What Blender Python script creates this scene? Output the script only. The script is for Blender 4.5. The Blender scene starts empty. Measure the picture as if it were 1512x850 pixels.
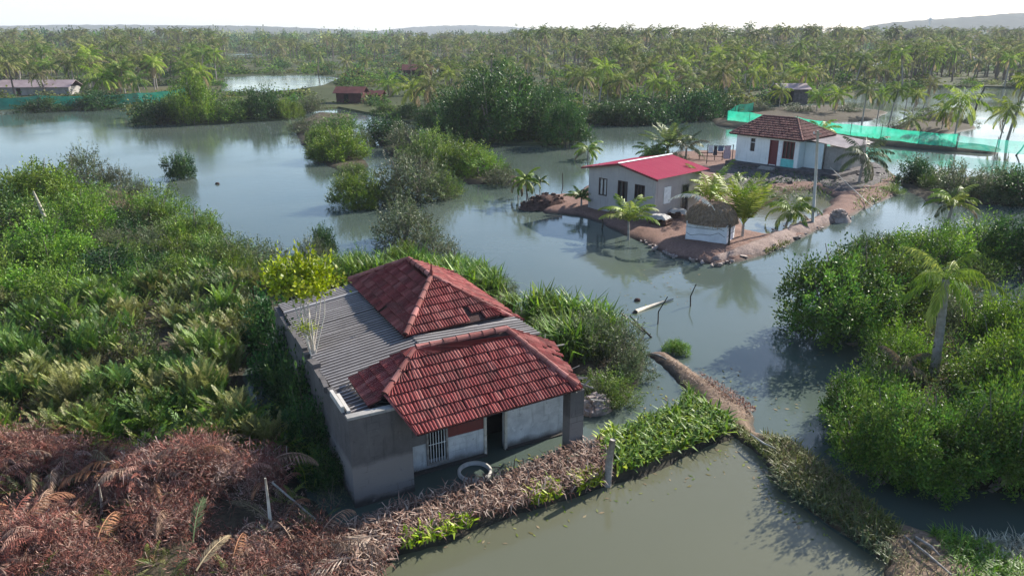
import bpy, math, random
import numpy as np
from mathutils import Vector, Matrix
sc = bpy.context.scene
C = sc.collection
R = math.radians
rng = np.random.default_rng(7)
random.seed(7)

# ------------------------------------------------------------------ camera numbers
PITCH, FPX, CAMH = R(19.0), 1088.0, 12.5
def ray(px, py):
    u = (px - 756) / FPX; v = (py - 425) / FPX
    return np.array([u, math.cos(PITCH) - v * math.sin(PITCH), -math.sin(PITCH) - v * math.cos(PITCH)])
def G(px, py, z=0.0):
    """ground point seen at a pixel of the survey photograph (height z)"""
    d = ray(px, py); t = (CAMH - z) / -d[2]
    return d * t + np.array([0, 0, CAMH])
def ppm(py):
    return FPX / (CAMH / -ray(756, py)[2])

# ------------------------------------------------------------------ mesh helpers
class MB:
    """collects boxes, tubes, polygons -> one mesh object"""
    def __init__(s): s.V = []; s.F = []
    def add(s, V, F):
        o = len(s.V); s.V += [tuple(map(float, v)) for v in V]; s.F += [tuple(int(i) + o for i in f) for f in F]; return s
    def box(s, lo, hi, rot=0.0, c=None):
        (x0, y0, z0), (x1, y1, z1) = lo, hi
        V = [(x0,y0,z0),(x1,y0,z0),(x1,y1,z0),(x0,y1,z0),(x0,y0,z1),(x1,y0,z1),(x1,y1,z1),(x0,y1,z1)]
        if rot:
            cx, cy = c if c else ((x0+x1)/2, (y0+y1)/2); cs, sn = math.cos(rot), math.sin(rot)
            V = [(cx+(x-cx)*cs-(y-cy)*sn, cy+(x-cx)*sn+(y-cy)*cs, z) for x, y, z in V]
        return s.add(V, [(0,3,2,1),(4,5,6,7),(0,1,5,4),(1,2,6,5),(2,3,7,6),(3,0,4,7)])
    def tube(s, pts, rad, n=8, cap=True):
        V, F = tube_np(pts, rad, n, cap); return s.add(V, F)
    def prism(s, pts, dz):
        """flat polygon given by 3-D points, thickened downwards by dz"""
        n = len(pts); V = [tuple(p) for p in pts] + [(p[0], p[1], p[2]-dz) for p in pts]
        F = [tuple(range(n)), tuple(range(2*n-1, n-1, -1))] + [(i, n+i, n+(i+1) % n, (i+1) % n) for i in range(n)]
        return s.add(V, F)
    def build(s, name, mat, parent=None, smooth=False, loc=None, rotz=0, tint=None):
        me = bpy.data.meshes.new(name); me.from_pydata(s.V, [], s.F); me.update()
        if smooth: me.polygons.foreach_set('use_smooth', [True] * len(me.polygons))
        if tint is not None:
            a = me.color_attributes.new('tint', 'FLOAT_COLOR', 'POINT')
            t = np.ones((len(s.V), 4), np.float32); t[:, :3] = tint; a.data.foreach_set('color', t.ravel())
        o = link(name, me, mat, parent)
        if loc is not None: o.location = loc
        o.rotation_euler.z = rotz
        return o

def link(name, me, mat=None, parent=None):
    if mat is not None and not me.materials: me.materials.append(mat)
    o = bpy.data.objects.new(name, me); C.objects.link(o)
    if parent is not None: o.parent = parent
    return o

def tube_np(pts, rad, n=8, cap=True):
    P = np.asarray(pts, float); m = len(P)
    if np.isscalar(rad): rad = [rad] * m
    T = np.gradient(P, axis=0); T /= np.linalg.norm(T, axis=1)[:, None] + 1e-9
    ref = np.array([0, 0, 1.0]) if abs(T[0][2]) < .9 else np.array([1.0, 0, 0])
    V = []
    for i in range(m):
        a = np.cross(T[i], ref); a /= np.linalg.norm(a) + 1e-9; b = np.cross(T[i], a)
        for k in range(n):
            th = 2 * math.pi * k / n
            V.append(P[i] + rad[i] * (math.cos(th) * a + math.sin(th) * b))
    F = [(i*n+k, i*n+(k+1) % n, (i+1)*n+(k+1) % n, (i+1)*n+k) for i in range(m-1) for k in range(n)]
    if cap: F += [tuple(range(n)), tuple(range((m-1)*n, m*n))[::-1]]
    return V, F

def quads_mesh(name, V, T=None, smooth=False):
    """V: (n*4,3) independent quads; T: (n*4,3) colours"""
    V = np.ascontiguousarray(V, np.float32); n = len(V) // 4
    me = bpy.data.meshes.new(name)
    me.vertices.add(n * 4); me.vertices.foreach_set('co', V.ravel())
    me.loops.add(n * 4); me.loops.foreach_set('vertex_index', np.arange(n * 4, dtype=np.int32))
    me.polygons.add(n); me.polygons.foreach_set('loop_start', np.arange(n, dtype=np.int32) * 4)
    me.update(calc_edges=True)
    if T is not None:
        a = me.color_attributes.new('tint', 'FLOAT_COLOR', 'POINT')
        t = np.ones((n * 4, 4), np.float32); t[:, :3] = T; a.data.foreach_set('color', t.ravel())
    return me

def tube_quads(pts, rad, n=5):
    V, F = tube_np(pts, rad, n, False); V = np.array(V)
    return V[np.array(F).ravel()]

def grid_mesh(name, X, Y, Z, keep=None):
    ny, nx = X.shape
    idx = np.arange(nx * ny).reshape(ny, nx)
    F = np.stack([idx[:-1, :-1], idx[:-1, 1:], idx[1:, 1:], idx[1:, :-1]], -1).reshape(-1, 4)
    V = np.stack([X, Y, Z], -1).reshape(-1, 3)
    if keep is not None:
        k = keep.ravel()[F].any(1); F = F[k]
    used = np.unique(F); remap = -np.ones(len(V), int); remap[used] = np.arange(len(used))
    V = V[used].astype(np.float32); F = remap[F]
    me = bpy.data.meshes.new(name)
    me.vertices.add(len(V)); me.vertices.foreach_set('co', V.ravel())
    me.loops.add(F.size); me.loops.foreach_set('vertex_index', F.ravel().astype(np.int32))
    me.polygons.add(len(F)); me.polygons.foreach_set('loop_start', np.arange(len(F), dtype=np.int32) * 4)
    me.update(calc_edges=True)
    me.polygons.foreach_set('use_smooth', [True] * len(F))
    return me

# ------------------------------------------------------------------ tagging
def tag(o, label=None, cat=None, group=None, kind=None):
    if label: o['label'] = label
    if cat: o['category'] = cat
    if group: o['group'] = group
    if kind: o['kind'] = kind
    return o
def thing(name, label, cat, loc=(0, 0, 0), rotz=0.0, group=None):
    o = bpy.data.objects.new(name, None); C.objects.link(o)
    o.empty_display_size = .3
    o.location = tuple(float(v) for v in loc); o.rotation_euler.z = rotz
    return tag(o, label, cat, group)
def put(name, me, parent, loc=(0, 0, 0), rot=(0, 0, 0), scale=(1, 1, 1)):
    o = bpy.data.objects.new(name, me); C.objects.link(o); o.parent = parent
    o.location = loc; o.rotation_euler = rot; o.scale = scale
    return o

# ------------------------------------------------------------------ polygon helpers
def seg_dist(P, poly):
    d = np.full(len(P), 1e9)
    for i in range(len(poly)):
        a = poly[i]; b = poly[(i + 1) % len(poly)]; ab = b - a
        t = np.clip(((P - a) @ ab) / (ab @ ab + 1e-12), 0, 1)
        d = np.minimum(d, np.linalg.norm(P - (a + t[:, None] * ab), axis=1))
    return d
def inside(P, poly):
    x, y = P[:, 0], P[:, 1]; c = np.zeros(len(P), bool)
    for i in range(len(poly)):
        x1, y1 = poly[i]; x2, y2 = poly[(i + 1) % len(poly)]
        if y1 == y2: continue
        m = ((y1 > y) != (y2 > y)) & (x < (x2 - x1) * (y - y1) / (y2 - y1) + x1)
        c ^= m
    return c
def gpoly(pp): return np.array([G(x, y)[:2] for x, y in pp])
def sdf(P, poly):
    d = seg_dist(P, poly); return np.where(inside(P, poly), d, -d)
def wav(P, s, seed):
    r = np.random.default_rng(seed); out = np.zeros(len(P))
    for k in range(7):
        a = r.uniform(0, 2 * math.pi); f = s * r.uniform(.5, 2.2)
        out += math.sin(1) * np.sin((P[:, 0] * math.cos(a) + P[:, 1] * math.sin(a)) * f + r.uniform(0, 6.3)) / 4
    return out
def land(name, pp, hmax, slope, res, mat, holes=(), seed=1, rough=.05):
    poly = gpoly(pp); lo = poly.min(0) - 1.0; hi = poly.max(0) + 1.0
    X, Y = np.meshgrid(np.arange(lo[0], hi[0] + res, res), np.arange(lo[1], hi[1] + res, res))
    P = np.stack([X.ravel(), Y.ravel()], -1)
    s = sdf(P, poly)
    for h in holes: s = np.minimum(s, -sdf(P, gpoly(h)))
    s = s + wav(P, 1.6, seed) * .18 + wav(P, 5., seed + 3) * .07
    z = np.where(s > 0, hmax * (1 - np.exp(-np.maximum(s, 0) / slope)), s * .7) + np.where(s > -.1, rough * wav(P, 3.0, seed + 9) * np.clip(s + .1, 0, 1), 0)
    me = grid_mesh(name, X, Y, z.reshape(X.shape), (s > -.8).reshape(X.shape))
    o = link(name, me, mat); tag(o, kind='structure'); return o
def scatter_px(pp, n, mind, seed, z=0.0):
    """random ground points inside an area, at least mind apart"""
    r = np.random.default_rng(seed); poly = gpoly(pp); lo, hi = poly.min(0), poly.max(0)
    out = []
    for _ in range(n * 30):
        p = r.uniform(lo, hi)
        if not inside(p[None], poly)[0]: continue
        if all((p[0]-q[0])**2 + (p[1]-q[1])**2 > mind * mind for q in out):
            out.append(p)
            if len(out) >= n: break
    return out

# ------------------------------------------------------------------ materials
def newmat(name):
    m = bpy.data.materials.new(name); m.use_nodes = True
    nt = m.node_tree; nt.nodes.clear()
    out = nt.nodes.new('ShaderNodeOutputMaterial')
    return m, nt, out
def N(nt, t, **kw):
    n = nt.nodes.new(t)
    for k, v in kw.items():
        if k in n.inputs.keys() if hasattr(n.inputs, 'keys') else False: n.inputs[k].default_value = v
        else: setattr(n, k, v)
    return n
def L(nt, a, b): nt.links.new(a, b)
def rgb(c): return (c[0], c[1], c[2], 1)
def ramp(nt, fac, stops):
    r = nt.nodes.new('ShaderNodeValToRGB'); e = r.color_ramp.elements
    e[0].position, e[0].color = stops[0][0], rgb(stops[0][1]); e[1].position, e[1].color = stops[1][0], rgb(stops[1][1])
    for p, c in stops[2:]:
        k = e.new(p); k.color = rgb(c)
    L(nt, fac, r.inputs[0]); return r.outputs[0]
def noise(nt, vec, scale, detail=4, rough=.6):
    n = nt.nodes.new('ShaderNodeTexNoise'); n.inputs['Scale'].default_value = scale; n.inputs['Detail'].default_value = detail; n.inputs['Roughness'].default_value = rough
    if vec is not None: L(nt, vec, n.inputs['Vector'])
    return n.outputs[0]
def mixc(nt, fac, a, b, mode='MIX'):
    m = nt.nodes.new('ShaderNodeMix'); m.data_type = 'RGBA'; m.blend_type = mode
    for s, v in ((m.inputs[0], fac), (m.inputs[6], a), (m.inputs[7], b)):
        if hasattr(v, 'is_output'): L(nt, v, s)
        elif isinstance(v, (int, float)): s.default_value = v
        else: s.default_value = rgb(v)
    return m.outputs[2]
def mathn(nt, op, a, b=0.0):
    m = nt.nodes.new('ShaderNodeMath'); m.operation = op
    for s, v in zip(m.inputs, (a, b)):
        if hasattr(v, 'is_output'): L(nt, v, s)
        else: s.default_value = v
    return m.outputs[0]
def geo_pos(nt): return nt.nodes.new('ShaderNodeNewGeometry').outputs['Position']
def obj_pos(nt): return nt.nodes.new('ShaderNodeTexCoord').outputs['Object']
def principled(nt, out, col, rough=.8, spec=.3, bump=None, bstr=.3, bdist=.02):
    p = nt.nodes.new('ShaderNodeBsdfPrincipled')
    if hasattr(col, 'is_output'): L(nt, col, p.inputs['Base Color'])
    else: p.inputs['Base Color'].default_value = rgb(col)
    if hasattr(rough, 'is_output'): L(nt, rough, p.inputs['Roughness'])
    else: p.inputs['Roughness'].default_value = rough
    p.inputs['Specular IOR Level'].default_value = spec
    if bump is not None:
        b = nt.nodes.new('ShaderNodeBump'); b.inputs['Strength'].default_value = bstr; b.inputs['Distance'].default_value = bdist
        L(nt, bump, b.inputs['Height']); L(nt, b.outputs[0], p.inputs['Normal'])
    L(nt, p.outputs[0], out.inputs[0]); return p

M = {}
def mat_foliage(name, trans=.3, rough=.5, spec=.35, jit=.16):
    m, nt, out = newmat(name)
    a = nt.nodes.new('ShaderNodeAttribute'); a.attribute_name = 'tint'
    oi = nt.nodes.new('ShaderNodeObjectInfo')
    h = nt.nodes.new('ShaderNodeHueSaturation')
    L(nt, mathn(nt, 'ADD', mathn(nt, 'MULTIPLY', oi.outputs['Random'], .03), .485), h.inputs['Hue'])
    L(nt, mathn(nt, 'ADD', mathn(nt, 'MULTIPLY', oi.outputs['Random'], 2 * jit), 1 - jit), h.inputs['Value'])
    h.inputs['Saturation'].default_value = 1.1; L(nt, a.outputs['Color'], h.inputs['Color'])
    p = nt.nodes.new('ShaderNodeBsdfPrincipled'); p.inputs['Roughness'].default_value = rough; p.inputs['Specular IOR Level'].default_value = spec
    L(nt, h.outputs[0], p.inputs['Base Color'])
    t = nt.nodes.new('ShaderNodeBsdfTranslucent'); L(nt, h.outputs[0], t.inputs['Color'])
    mx = nt.nodes.new('ShaderNodeMixShader'); mx.inputs[0].default_value = trans
    L(nt, p.outputs[0], mx.inputs[1]); L(nt, t.outputs[0], mx.inputs[2]); L(nt, mx.outputs[0], out.inputs[0])
    return m
def mat_noise(name, stops, scale=3, rough=.85, spec=.25, bump=.3, coords='geo', bdist=.02, detail=5):
    m, nt, out = newmat(name); v = geo_pos(nt) if coords == 'geo' else obj_pos(nt)
    n = noise(nt, v, scale, detail); c = ramp(nt, n, stops)
    principled(nt, out, c, rough, spec, noise(nt, v, scale * 6, 3), bump, bdist); return m
def mat_plain(name, col, rough=.6, spec=.4, var=.12, scale=4):
    a = tuple(max(0, x * (1 - var * 1.6)) for x in col); b = tuple(min(1, x * (1 + var)) for x in col)
    return mat_noise(name, [(.3, a), (.7, b)], scale, rough, spec, .1)

M['leaf'] = mat_foliage('leaf', .32, .5, .35)
M['leaf_gloss'] = mat_foliage('leaf_gloss', .3, .5, .3)
M['far_leaf'] = mat_foliage('far_leaf', .42, .7, .15)
M['dry_leaf'] = mat_foliage('dry_leaf', .15, .8, .2, .1)
M['palm_leaf'] = mat_foliage('palm_leaf', .32, .5, .25, .12)
M['bark'] = mat_noise('bark', [(.3, (.10, .085, .07)), (.7, (.24, .21, .18))], 6, .9, .15, .5)
M['palm_bark'] = mat_noise('palm_bark', [(.3, (.22, .19, .17)), (.7, (.40, .36, .33))], 5, .9, .15, .5)
M['pale_bark'] = mat_noise('pale_bark', [(.3, (.35, .31, .26)), (.7, (.6, .55, .47))], 6, .85, .2, .3)
M['dark_wood'] = mat_noise('dark_wood', [(.3, (.03, .025, .02)), (.7, (.09, .075, .06))], 8, .85, .2, .4)
M['grey_wood'] = mat_noise('grey_wood', [(.3, (.16, .14, .125)), (.7, (.36, .33, .30))], 7, .9, .15, .4)

def mat_mud(name, dry1, dry2, wet):
    m, nt, out = newmat(name); v = geo_pos(nt)
    c = mixc(nt, noise(nt, v, .9, 5), dry1, dry2)
    fine = ramp(nt, noise(nt, v, 9, 4), [(.35, (.55, .55, .55)), (.65, (1.1, 1.1, 1.1))])
    c = mixc(nt, .8, c, fine, 'MULTIPLY')
    sx = nt.nodes.new('ShaderNodeSeparateXYZ'); L(nt, v, sx.inputs[0])
    hz = mathn(nt, 'ADD', sx.outputs[2], mathn(nt, 'MULTIPLY', noise(nt, v, 2.5, 3), .12))
    f = ramp(nt, hz, [(.10, (1, 1, 1)), (.24, (0, 0, 0))])
    c = mixc(nt, f, c, wet)
    r = ramp(nt, hz, [(.10, (.75, .75, .75)), (.24, (.95, .95, .95))])
    principled(nt, out, c, r, .12, noise(nt, v, 7, 5), .6, .06); return m
M['mud'] = mat_mud('red_mud', (.155, .092, .074), (.265, .168, .137), (.06, .042, .035))
M['path_mud'] = mat_mud('path_mud', (.13, .10, .07), (.30, .21, .155), (.05, .04, .03))
M['bank'] = mat_mud('dark_bank', (.05, .045, .03), (.11, .085, .06), (.03, .027, .02))
M['sandy'] = mat_mud('sandy_bund', (.20, .14, .12), (.36, .28, .25), (.08, .057, .048))

# water: murky brown-green lagoon with a soft mirror on top
def mat_water(name, W1, W2):
  m, nt, out = newmat(name); v = geo_pos(nt)
  mp = nt.nodes.new('ShaderNodeMapping'); mp.inputs['Scale'].default_value = (1.0, 1.6, 1); L(nt, v, mp.inputs[0])
  wc = mixc(nt, ramp(nt, noise(nt, v, .035, 3), [(.35, (0, 0, 0)), (.65, (1, 1, 1))]), W1, W2)
  wb = mathn(nt, 'ADD', noise(nt, mp.outputs[0], 1.1, 2), mathn(nt, 'MULTIPLY', noise(nt, mp.outputs[0], 6.0, 2), .12))
  wr = ramp(nt, noise(nt, v, .05, 3), [(.38, (.04, .04, .04)), (.62, (.16, .16, .16))])
  p = principled(nt, out, wc, wr, .5, wb, .10, .06); p.inputs['IOR'].default_value = 1.33
  return m
M['water'] = mat_water('lagoon_water', (.048, .070, .061), (.084, .104, .086))
M['pond'] = mat_water('pond_water', (.088, .092, .060), (.125, .124, .085))
M['rubble'] = mat_noise('rubble_stone', [(.3, (.045, .04, .042)), (.6, (.12, .105, .105)), (.75, (.22, .19, .18))], 2.2, .9, .2, .9, 'geo', .08)
# ------------------------------------------------------------------ foliage generators (all return quads + colours)
def pick(pal, n, r, jit=.18):
    c = np.array(pal)[r.integers(0, len(pal), n)]
    return np.clip(c * (1 + r.normal(0, jit, (n, 1))), .004, .9)
def leaves(base, dirn, Ln, Wd, r, col, fold=.15):
    n = len(base); d = dirn / (np.linalg.norm(dirn, axis=1)[:, None] + 1e-9)
    q = r.normal(size=(n, 3)); s = np.cross(d, q); s /= np.linalg.norm(s, axis=1)[:, None] + 1e-9
    up = np.cross(s, d)
    Ln = np.asarray(Ln).reshape(-1, 1); Wd = np.asarray(Wd).reshape(-1, 1)
    mid = base + d * Ln * .45 + up * Ln * fold * .3
    V = np.stack([base, mid + s * Wd, base + d * Ln, mid - s * Wd], 1).reshape(-1, 3)
    return V, np.repeat(col, 4, 0)
def crown_np(seed, n, Lf, Wf, pal, lobes=11, up=.35, sprig=.25, low=.02, inner=.3, flat=1.0, lobe_r=(.26, .42), skirt=True, asp=1.0):
    """dome-shaped crown, radius 1, height 1, made of lobed clumps of single leaves"""
    r = np.random.default_rng(seed)
    cs = []
    for k in range(lobes):
        a = k * 2.4 + r.uniform(-.5, .5); rr = r.uniform(.30, .68) if k else 0.05
        z = r.uniform(.10, .60) * (1.2 - .5 * rr) if k else .6
        cs.append((rr * math.cos(a), rr * math.sin(a), z, r.uniform(*lobe_r)))
    core = lobes
    if skirt:
        for k in range(core // 2 + 2):
            a = k * 6.283 / (core // 2 + 2) + r.uniform(-.4, .4); rr = r.uniform(.55, .78)
            cs.append((rr * math.cos(a), rr * math.sin(a), r.uniform(.06, .20), r.uniform(.20, .30)))
        lobes = len(cs)
    cs = np.array(cs)
    # clumps: each leaf belongs to a small clump on its lobe
    ncl = max(lobes * 14, n // 22); cl_l = r.integers(0, lobes, ncl)
    cd = r.normal(size=(ncl, 3)); cd[:, 2] = np.abs(cd[:, 2]) * 1.0 - .45; cd /= np.linalg.norm(cd, axis=1)[:, None]
    cr = cs[cl_l, 3] * np.where(r.random(ncl) < inner, r.uniform(.3, .85, ncl), r.uniform(.85, 1.12, ncl))
    cpos = cs[cl_l, :3] + cd * cr[:, None] * np.array([1, 1, .85 * flat])
    ctint = pick(pal, ncl, r, .15) * (1 + r.normal(0, .22, (lobes, 1)))[cl_l]
    ci = r.integers(0, ncl, n); sig = Lf * .75
    base = cpos[ci] + r.normal(0, sig, (n, 3)); d = cd[ci] * .8 + r.normal(0, .55, (n, 3)); d[:, 2] += up
    col = ctint[ci] * (1 + r.normal(0, .16, (n, 1)))
    k = int(n * sprig); sidx = r.integers(0, ncl, k); t = r.uniform(0, 1, k)
    sd = cd[sidx] + np.array([0, 0, .5]) + r.normal(0, .12, (k, 3))
    base[:k] = cpos[sidx] + sd * (t * Lf * 2.6)[:, None] + r.normal(0, Lf * .12, (k, 3)); d[:k] = sd + r.normal(0, .5, (k, 3)); col[:k] = ctint[sidx] * (1 + r.normal(0, .12, (k, 1)))
    base[:, 2] *= asp; cs = cs * np.array([1, 1, asp, 1])
    ok = base[:, 2] > low; base, d, col = base[ok], d[ok], col[ok]
    m = len(base)
    V, T = leaves(base, d, Lf * r.uniform(.7, 1.25, m), Wf * r.uniform(.7, 1.25, m), r, np.clip(col, .004, .9))
    return V, T, cs
def stems_np(cs, seed, r0=.035, n=6):
    r = np.random.default_rng(seed); out = []
    for c in cs[:n]:
        b = np.array([c[0] * .22 + r.normal(0, .03), c[1] * .22 + r.normal(0, .03), -.06])
        e = c[:3]; mid = (b + e) / 2 + np.array([c[0] * .12, c[1] * .12, -.05]) + r.normal(0, .03, 3)
        out.append(tube_quads([b, mid, e], [r0, r0 * .75, r0 * .4], 5))
        for j in range(2):
            e2 = e + r.normal(0, .22, 3) + np.array([0, 0, .12]); out.append(tube_quads([mid, (mid + e2) / 2 + r.normal(0, .02, 3), e2], [r0 * .5, r0 * .35, r0 * .18], 4))
    return np.concatenate(out)

PAL = {
    'bright': [(.115, .205, .030), (.155, .25, .038), (.078, .15, .028), (.205, .285, .05), (.12, .17, .042)],
    'mid':    [(.074, .14, .028), (.105, .175, .034), (.050, .105, .026), (.145, .205, .046), (.088, .125, .034)],
    'dark':   [(.028, .070, .022), (.040, .090, .025), (.022, .055, .020), (.060, .110, .030)],
    'deep':   [(.040, .092, .028), (.055, .118, .032), (.030, .072, .024), (.085, .145, .038)],
    'dull':   [(.085, .115, .050), (.11, .14, .065), (.065, .09, .045), (.13, .15, .08), (.10, .10, .06)],
    'lime':   [(.28, .38, .035), (.35, .44, .05), (.22, .32, .035), (.42, .49, .09), (.17, .26, .03)],
    'dry':    [(.22, .17, .11), (.29, .23, .15), (.15, .12, .08), (.13, .14, .06)],
    'pale':   [(.32, .31, .25), (.42, .41, .34), (.22, .22, .16)],
    'olive':  [(.12, .145, .035), (.17, .19, .055), (.095, .13, .03), (.22, .22, .09), (.15, .13, .05), (.08, .12, .03), (.14, .18, .04)],
    'rust':   [(.20, .092, .068), (.28, .145, .105), (.13, .062, .048), (.38, .245, .19), (.24, .115, .08), (.30, .215, .17), (.16, .105, .08)],
    'straw':  [(.26, .175, .14), (.35, .26, .215), (.19, .12, .095), (.44, .35, .29), (.14, .085, .068)],
    'palm':   [(.095, .15, .035), (.125, .18, .045), (.07, .115, .03), (.16, .20, .06)],
    'palmy':  [(.18, .25, .040), (.25, .32, .055), (.13, .20, .035), (.31, .36, .10)],
    'farp':   [(.14, .17, .055), (.19, .22, .075), (.09, .125, .04), (.27, .28, .12), (.21, .20, .10)],
}
PROTO = {}
def crown_protos(kind, count, n, Lf, Wf, pal, mat='leaf', **kw):
    lst = []
    for i in range(count):
        V, T, cs = crown_np(1000 + len(PROTO) * 50 + i * 7, n, Lf, Wf, PAL[pal], asp=1.4, **kw)
        me = quads_mesh('crown', V, T); me.materials.append(M[mat])
        st = quads_mesh('stems', stems_np(cs, i + 5)); st.materials.append(M['bark'])
        lst.append((me, st))
    PROTO[kind] = lst
crown_protos('feather', 4, 7500, .085, .012, 'bright', up=.75, sprig=.5)
crown_protos('feather_mid', 3, 7500, .085, .012, 'mid', up=.7, sprig=.5)
crown_protos('dull', 3, 6500, .075, .014, 'dull', up=.5, sprig=.45)
crown_protos('mang', 4, 6500, .085, .022, 'mid', 'leaf_gloss')
crown_protos('dark', 4, 6500, .09, .025, 'dark', 'leaf_gloss')
crown_protos('mang_fine', 4, 20000, .050, .0125, 'mid', 'leaf_gloss', lobes=17, lobe_r=(.22, .36), skirt=False, up=.2, sprig=.15)
crown_protos('bright_fine', 4, 20000, .050, .014, 'bright', 'leaf', lobes=16, lobe_r=(.22, .36), up=.32, sprig=.3)
crown_protos('dark_fine', 4, 20000, .048, .0135, 'deep', 'leaf_gloss', lobes=18, lobe_r=(.2, .34), up=.2, sprig=.15)
crown_protos('lime', 2, 2600, .10, .040, 'lime', up=.0, sprig=.2)
crown_protos('dry', 2, 4500, .09, .009, 'dry', 'dry_leaf', up=.7, sprig=.5)
crown_protos('twig', 2, 900, .10, .010, 'dull', up=.6, sprig=.6, inner=.6)
crown_protos('pale', 1, 2500, .09, .012, 'pale', 'dry_leaf', up=.3)

def shrub(px, py, r, h, kind, label, name='mangrove_shrub', cat='shrub', group=None, z=0.0, i=None, sq=1.0):
    p = G(px, py, z) if not isinstance(px, np.ndarray) else px
    k = random.randrange(len(PROTO[kind])) if i is None else i
    cm, sm = PROTO[kind][k % len(PROTO[kind])]
    t = thing(name, label, cat, (p[0], p[1], z), random.uniform(0, 6.28), group)
    put('crown', cm, t, scale=(r, r * sq, h / 1.4)); put('stems', sm, t, scale=(r, r * sq, h / 1.4))
    return t

# ------------------------------------------------------------------ fronds and palms
def frond_np(seed, Lr, th0, th1, npair, leafL, leafW, pal, hang=.5, rach=.02, bend=1.3, fwd=.5, keep=1.0):
    r = np.random.default_rng(seed)
    m = 14; t = np.linspace(0, 1, m); th = th0 + (th1 - th0) * t ** bend
    dx = np.cos(th) * Lr / m; dz = np.sin(th) * Lr / m
    X = np.concatenate([[0], np.cumsum(dx)]); Z = np.concatenate([[0], np.cumsum(dz)])
    side_b = r.normal(0, .06) * Lr
    pts = np.stack([X, side_b * np.linspace(0, 1, m + 1) ** 2, Z], -1)
    out = [tube_quads(pts, np.linspace(rach, rach * .25, m + 1), 3)]
    cr = pick(pal, 1, r, .08)[0]; cols = [np.tile(cr * 1.35, (len(out[0]), 1))]
    tt = np.linspace(.14, .995, npair)
    i0 = np.clip((tt * m).astype(int), 0, m - 1); fr = tt * m - i0
    P = pts[i0] * (1 - fr[:, None]) + pts[i0 + 1] * fr[:, None]
    T = pts[i0 + 1] - pts[i0]; T /= np.linalg.norm(T, axis=1)[:, None]
    prof = np.clip(np.sin(np.pi * (.12 + .83 * tt)), .15, 1) ** .7 * leafL
    for s in (1, -1):
        ok = r.random(npair) < keep
        side = np.tile(np.array([0, s, 0.]), (npair, 1))
        d = side * (1 - .3 * tt[:, None]) + T * (fwd + .6 * tt[:, None]) + np.array([0, 0, -1.]) * hang * r.uniform(.6, 1.4, (npair, 1)) + r.normal(0, .09, (npair, 3))
        d /= np.linalg.norm(d, axis=1)[:, None]
        nrm = np.cross(d, T); wv = np.cross(nrm, d); wv /= np.linalg.norm(wv, axis=1)[:, None] + 1e-9
        tip = P + d * prof[:, None] + np.array([0, 0, -1.]) * (hang * .35 * prof)[:, None]
        mid = P + d * prof[:, None] * .5
        V = np.stack([P, mid + wv * leafW, tip, mid - wv * leafW], 1)[ok].reshape(-1, 3)
        c = np.clip(cr * (1 + r.normal(0, .14, (ok.sum(), 1))), .004, .9)
        out.append(V); cols.append(np.repeat(c, 4, 0))
    return np.concatenate(out), np.concatenate(cols)
def rotz(V, a):
    c, s = math.cos(a), math.sin(a); W = V.copy(); W[:, 0] = V[:, 0] * c - V[:, 1] * s; W[:, 1] = V[:, 0] * s + V[:, 1] * c; return W
def palm_crown_np(seed, nf, Lr, npair, leafL, leafW, pal, up=1.25, dn=-.45, hang=.5, rach=.03, droop=1.0):
    r = np.random.default_rng(seed); Vs, Ts = [], []
    for k in range(nf):
        f = k / max(1, nf - 1); th0 = up + (dn - up) * f + r.normal(0, .1)
        pl = pal if f < .85 or r.random() < .5 else PAL['dry']
        V, T = frond_np(seed * 97 + k, Lr * r.uniform(.85, 1.1), th0, th0 - droop * r.uniform(.8, 1.3), npair, leafL, leafW, pl, hang, rach)
        Vs.append(rotz(V, k * 2.4 + r.uniform(-.3, .3))); Ts.append(T)
    return np.concatenate(Vs), np.concatenate(Ts)
def trunk_np(h, r0, r1, lean=(0, 0), seg=9, n=8, rings=True):
    t = np.linspace(0, 1, seg * (3 if rings else 1) + 1)
    pts = np.stack([lean[0] * t ** 1.6, lean[1] * t ** 1.6, h * t - .25 * (1 - t)], -1)
    rad = r0 + (r1 - r0) * t ** .7 + r0 * .35 * np.exp(-t * 12)
    if rings: rad = rad * (1 + .06 * np.sin(t * seg * 2.6 * math.pi))
    return tube_quads(pts, rad, n)

def near_palm(px, py, h, rt, fl, nf, label, lean=(0, 0), pal='palm', up=1.2, dn=-.5, droop=1.1, hang=.6, leafW=.022, leafL=None, z=0.0, seed=1, name='coconut_palm', bark='palm_bark', npair=34, fan=None, cat='palm'):
    p = G(px, py, z); t = thing(name, label, cat, p)
    V = trunk_np(h, rt, rt * .7, lean); me = quads_mesh('trunk', V); me.materials.append(M[bark]); put('trunk', me, t)
    r = np.random.default_rng(seed)
    for k in range(nf):
        f = k / max(1, nf - 1); th0 = up + (dn - up) * f
        dead = f > .9 and r.random() < .4
        V, T = frond_np(seed * 31 + k, fl * r.uniform(.85, 1.1), th0, th0 - droop * r.uniform(.8, 1.25), npair, leafL or fl * .24, leafW, PAL['dry'] if dead else PAL[pal], hang, max(.012, fl * .01), keep=.95)
        az = k * 2.4 + r.uniform(-.25, .25) if fan is None else fan[0] + r.uniform(-1, 1) * fan[1]
        me = quads_mesh('frond', V, T); me.materials.append(M['palm_leaf'])
        put('frond', me, t, (lean[0], lean[1], h), (0, 0, az))
    return t

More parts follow.
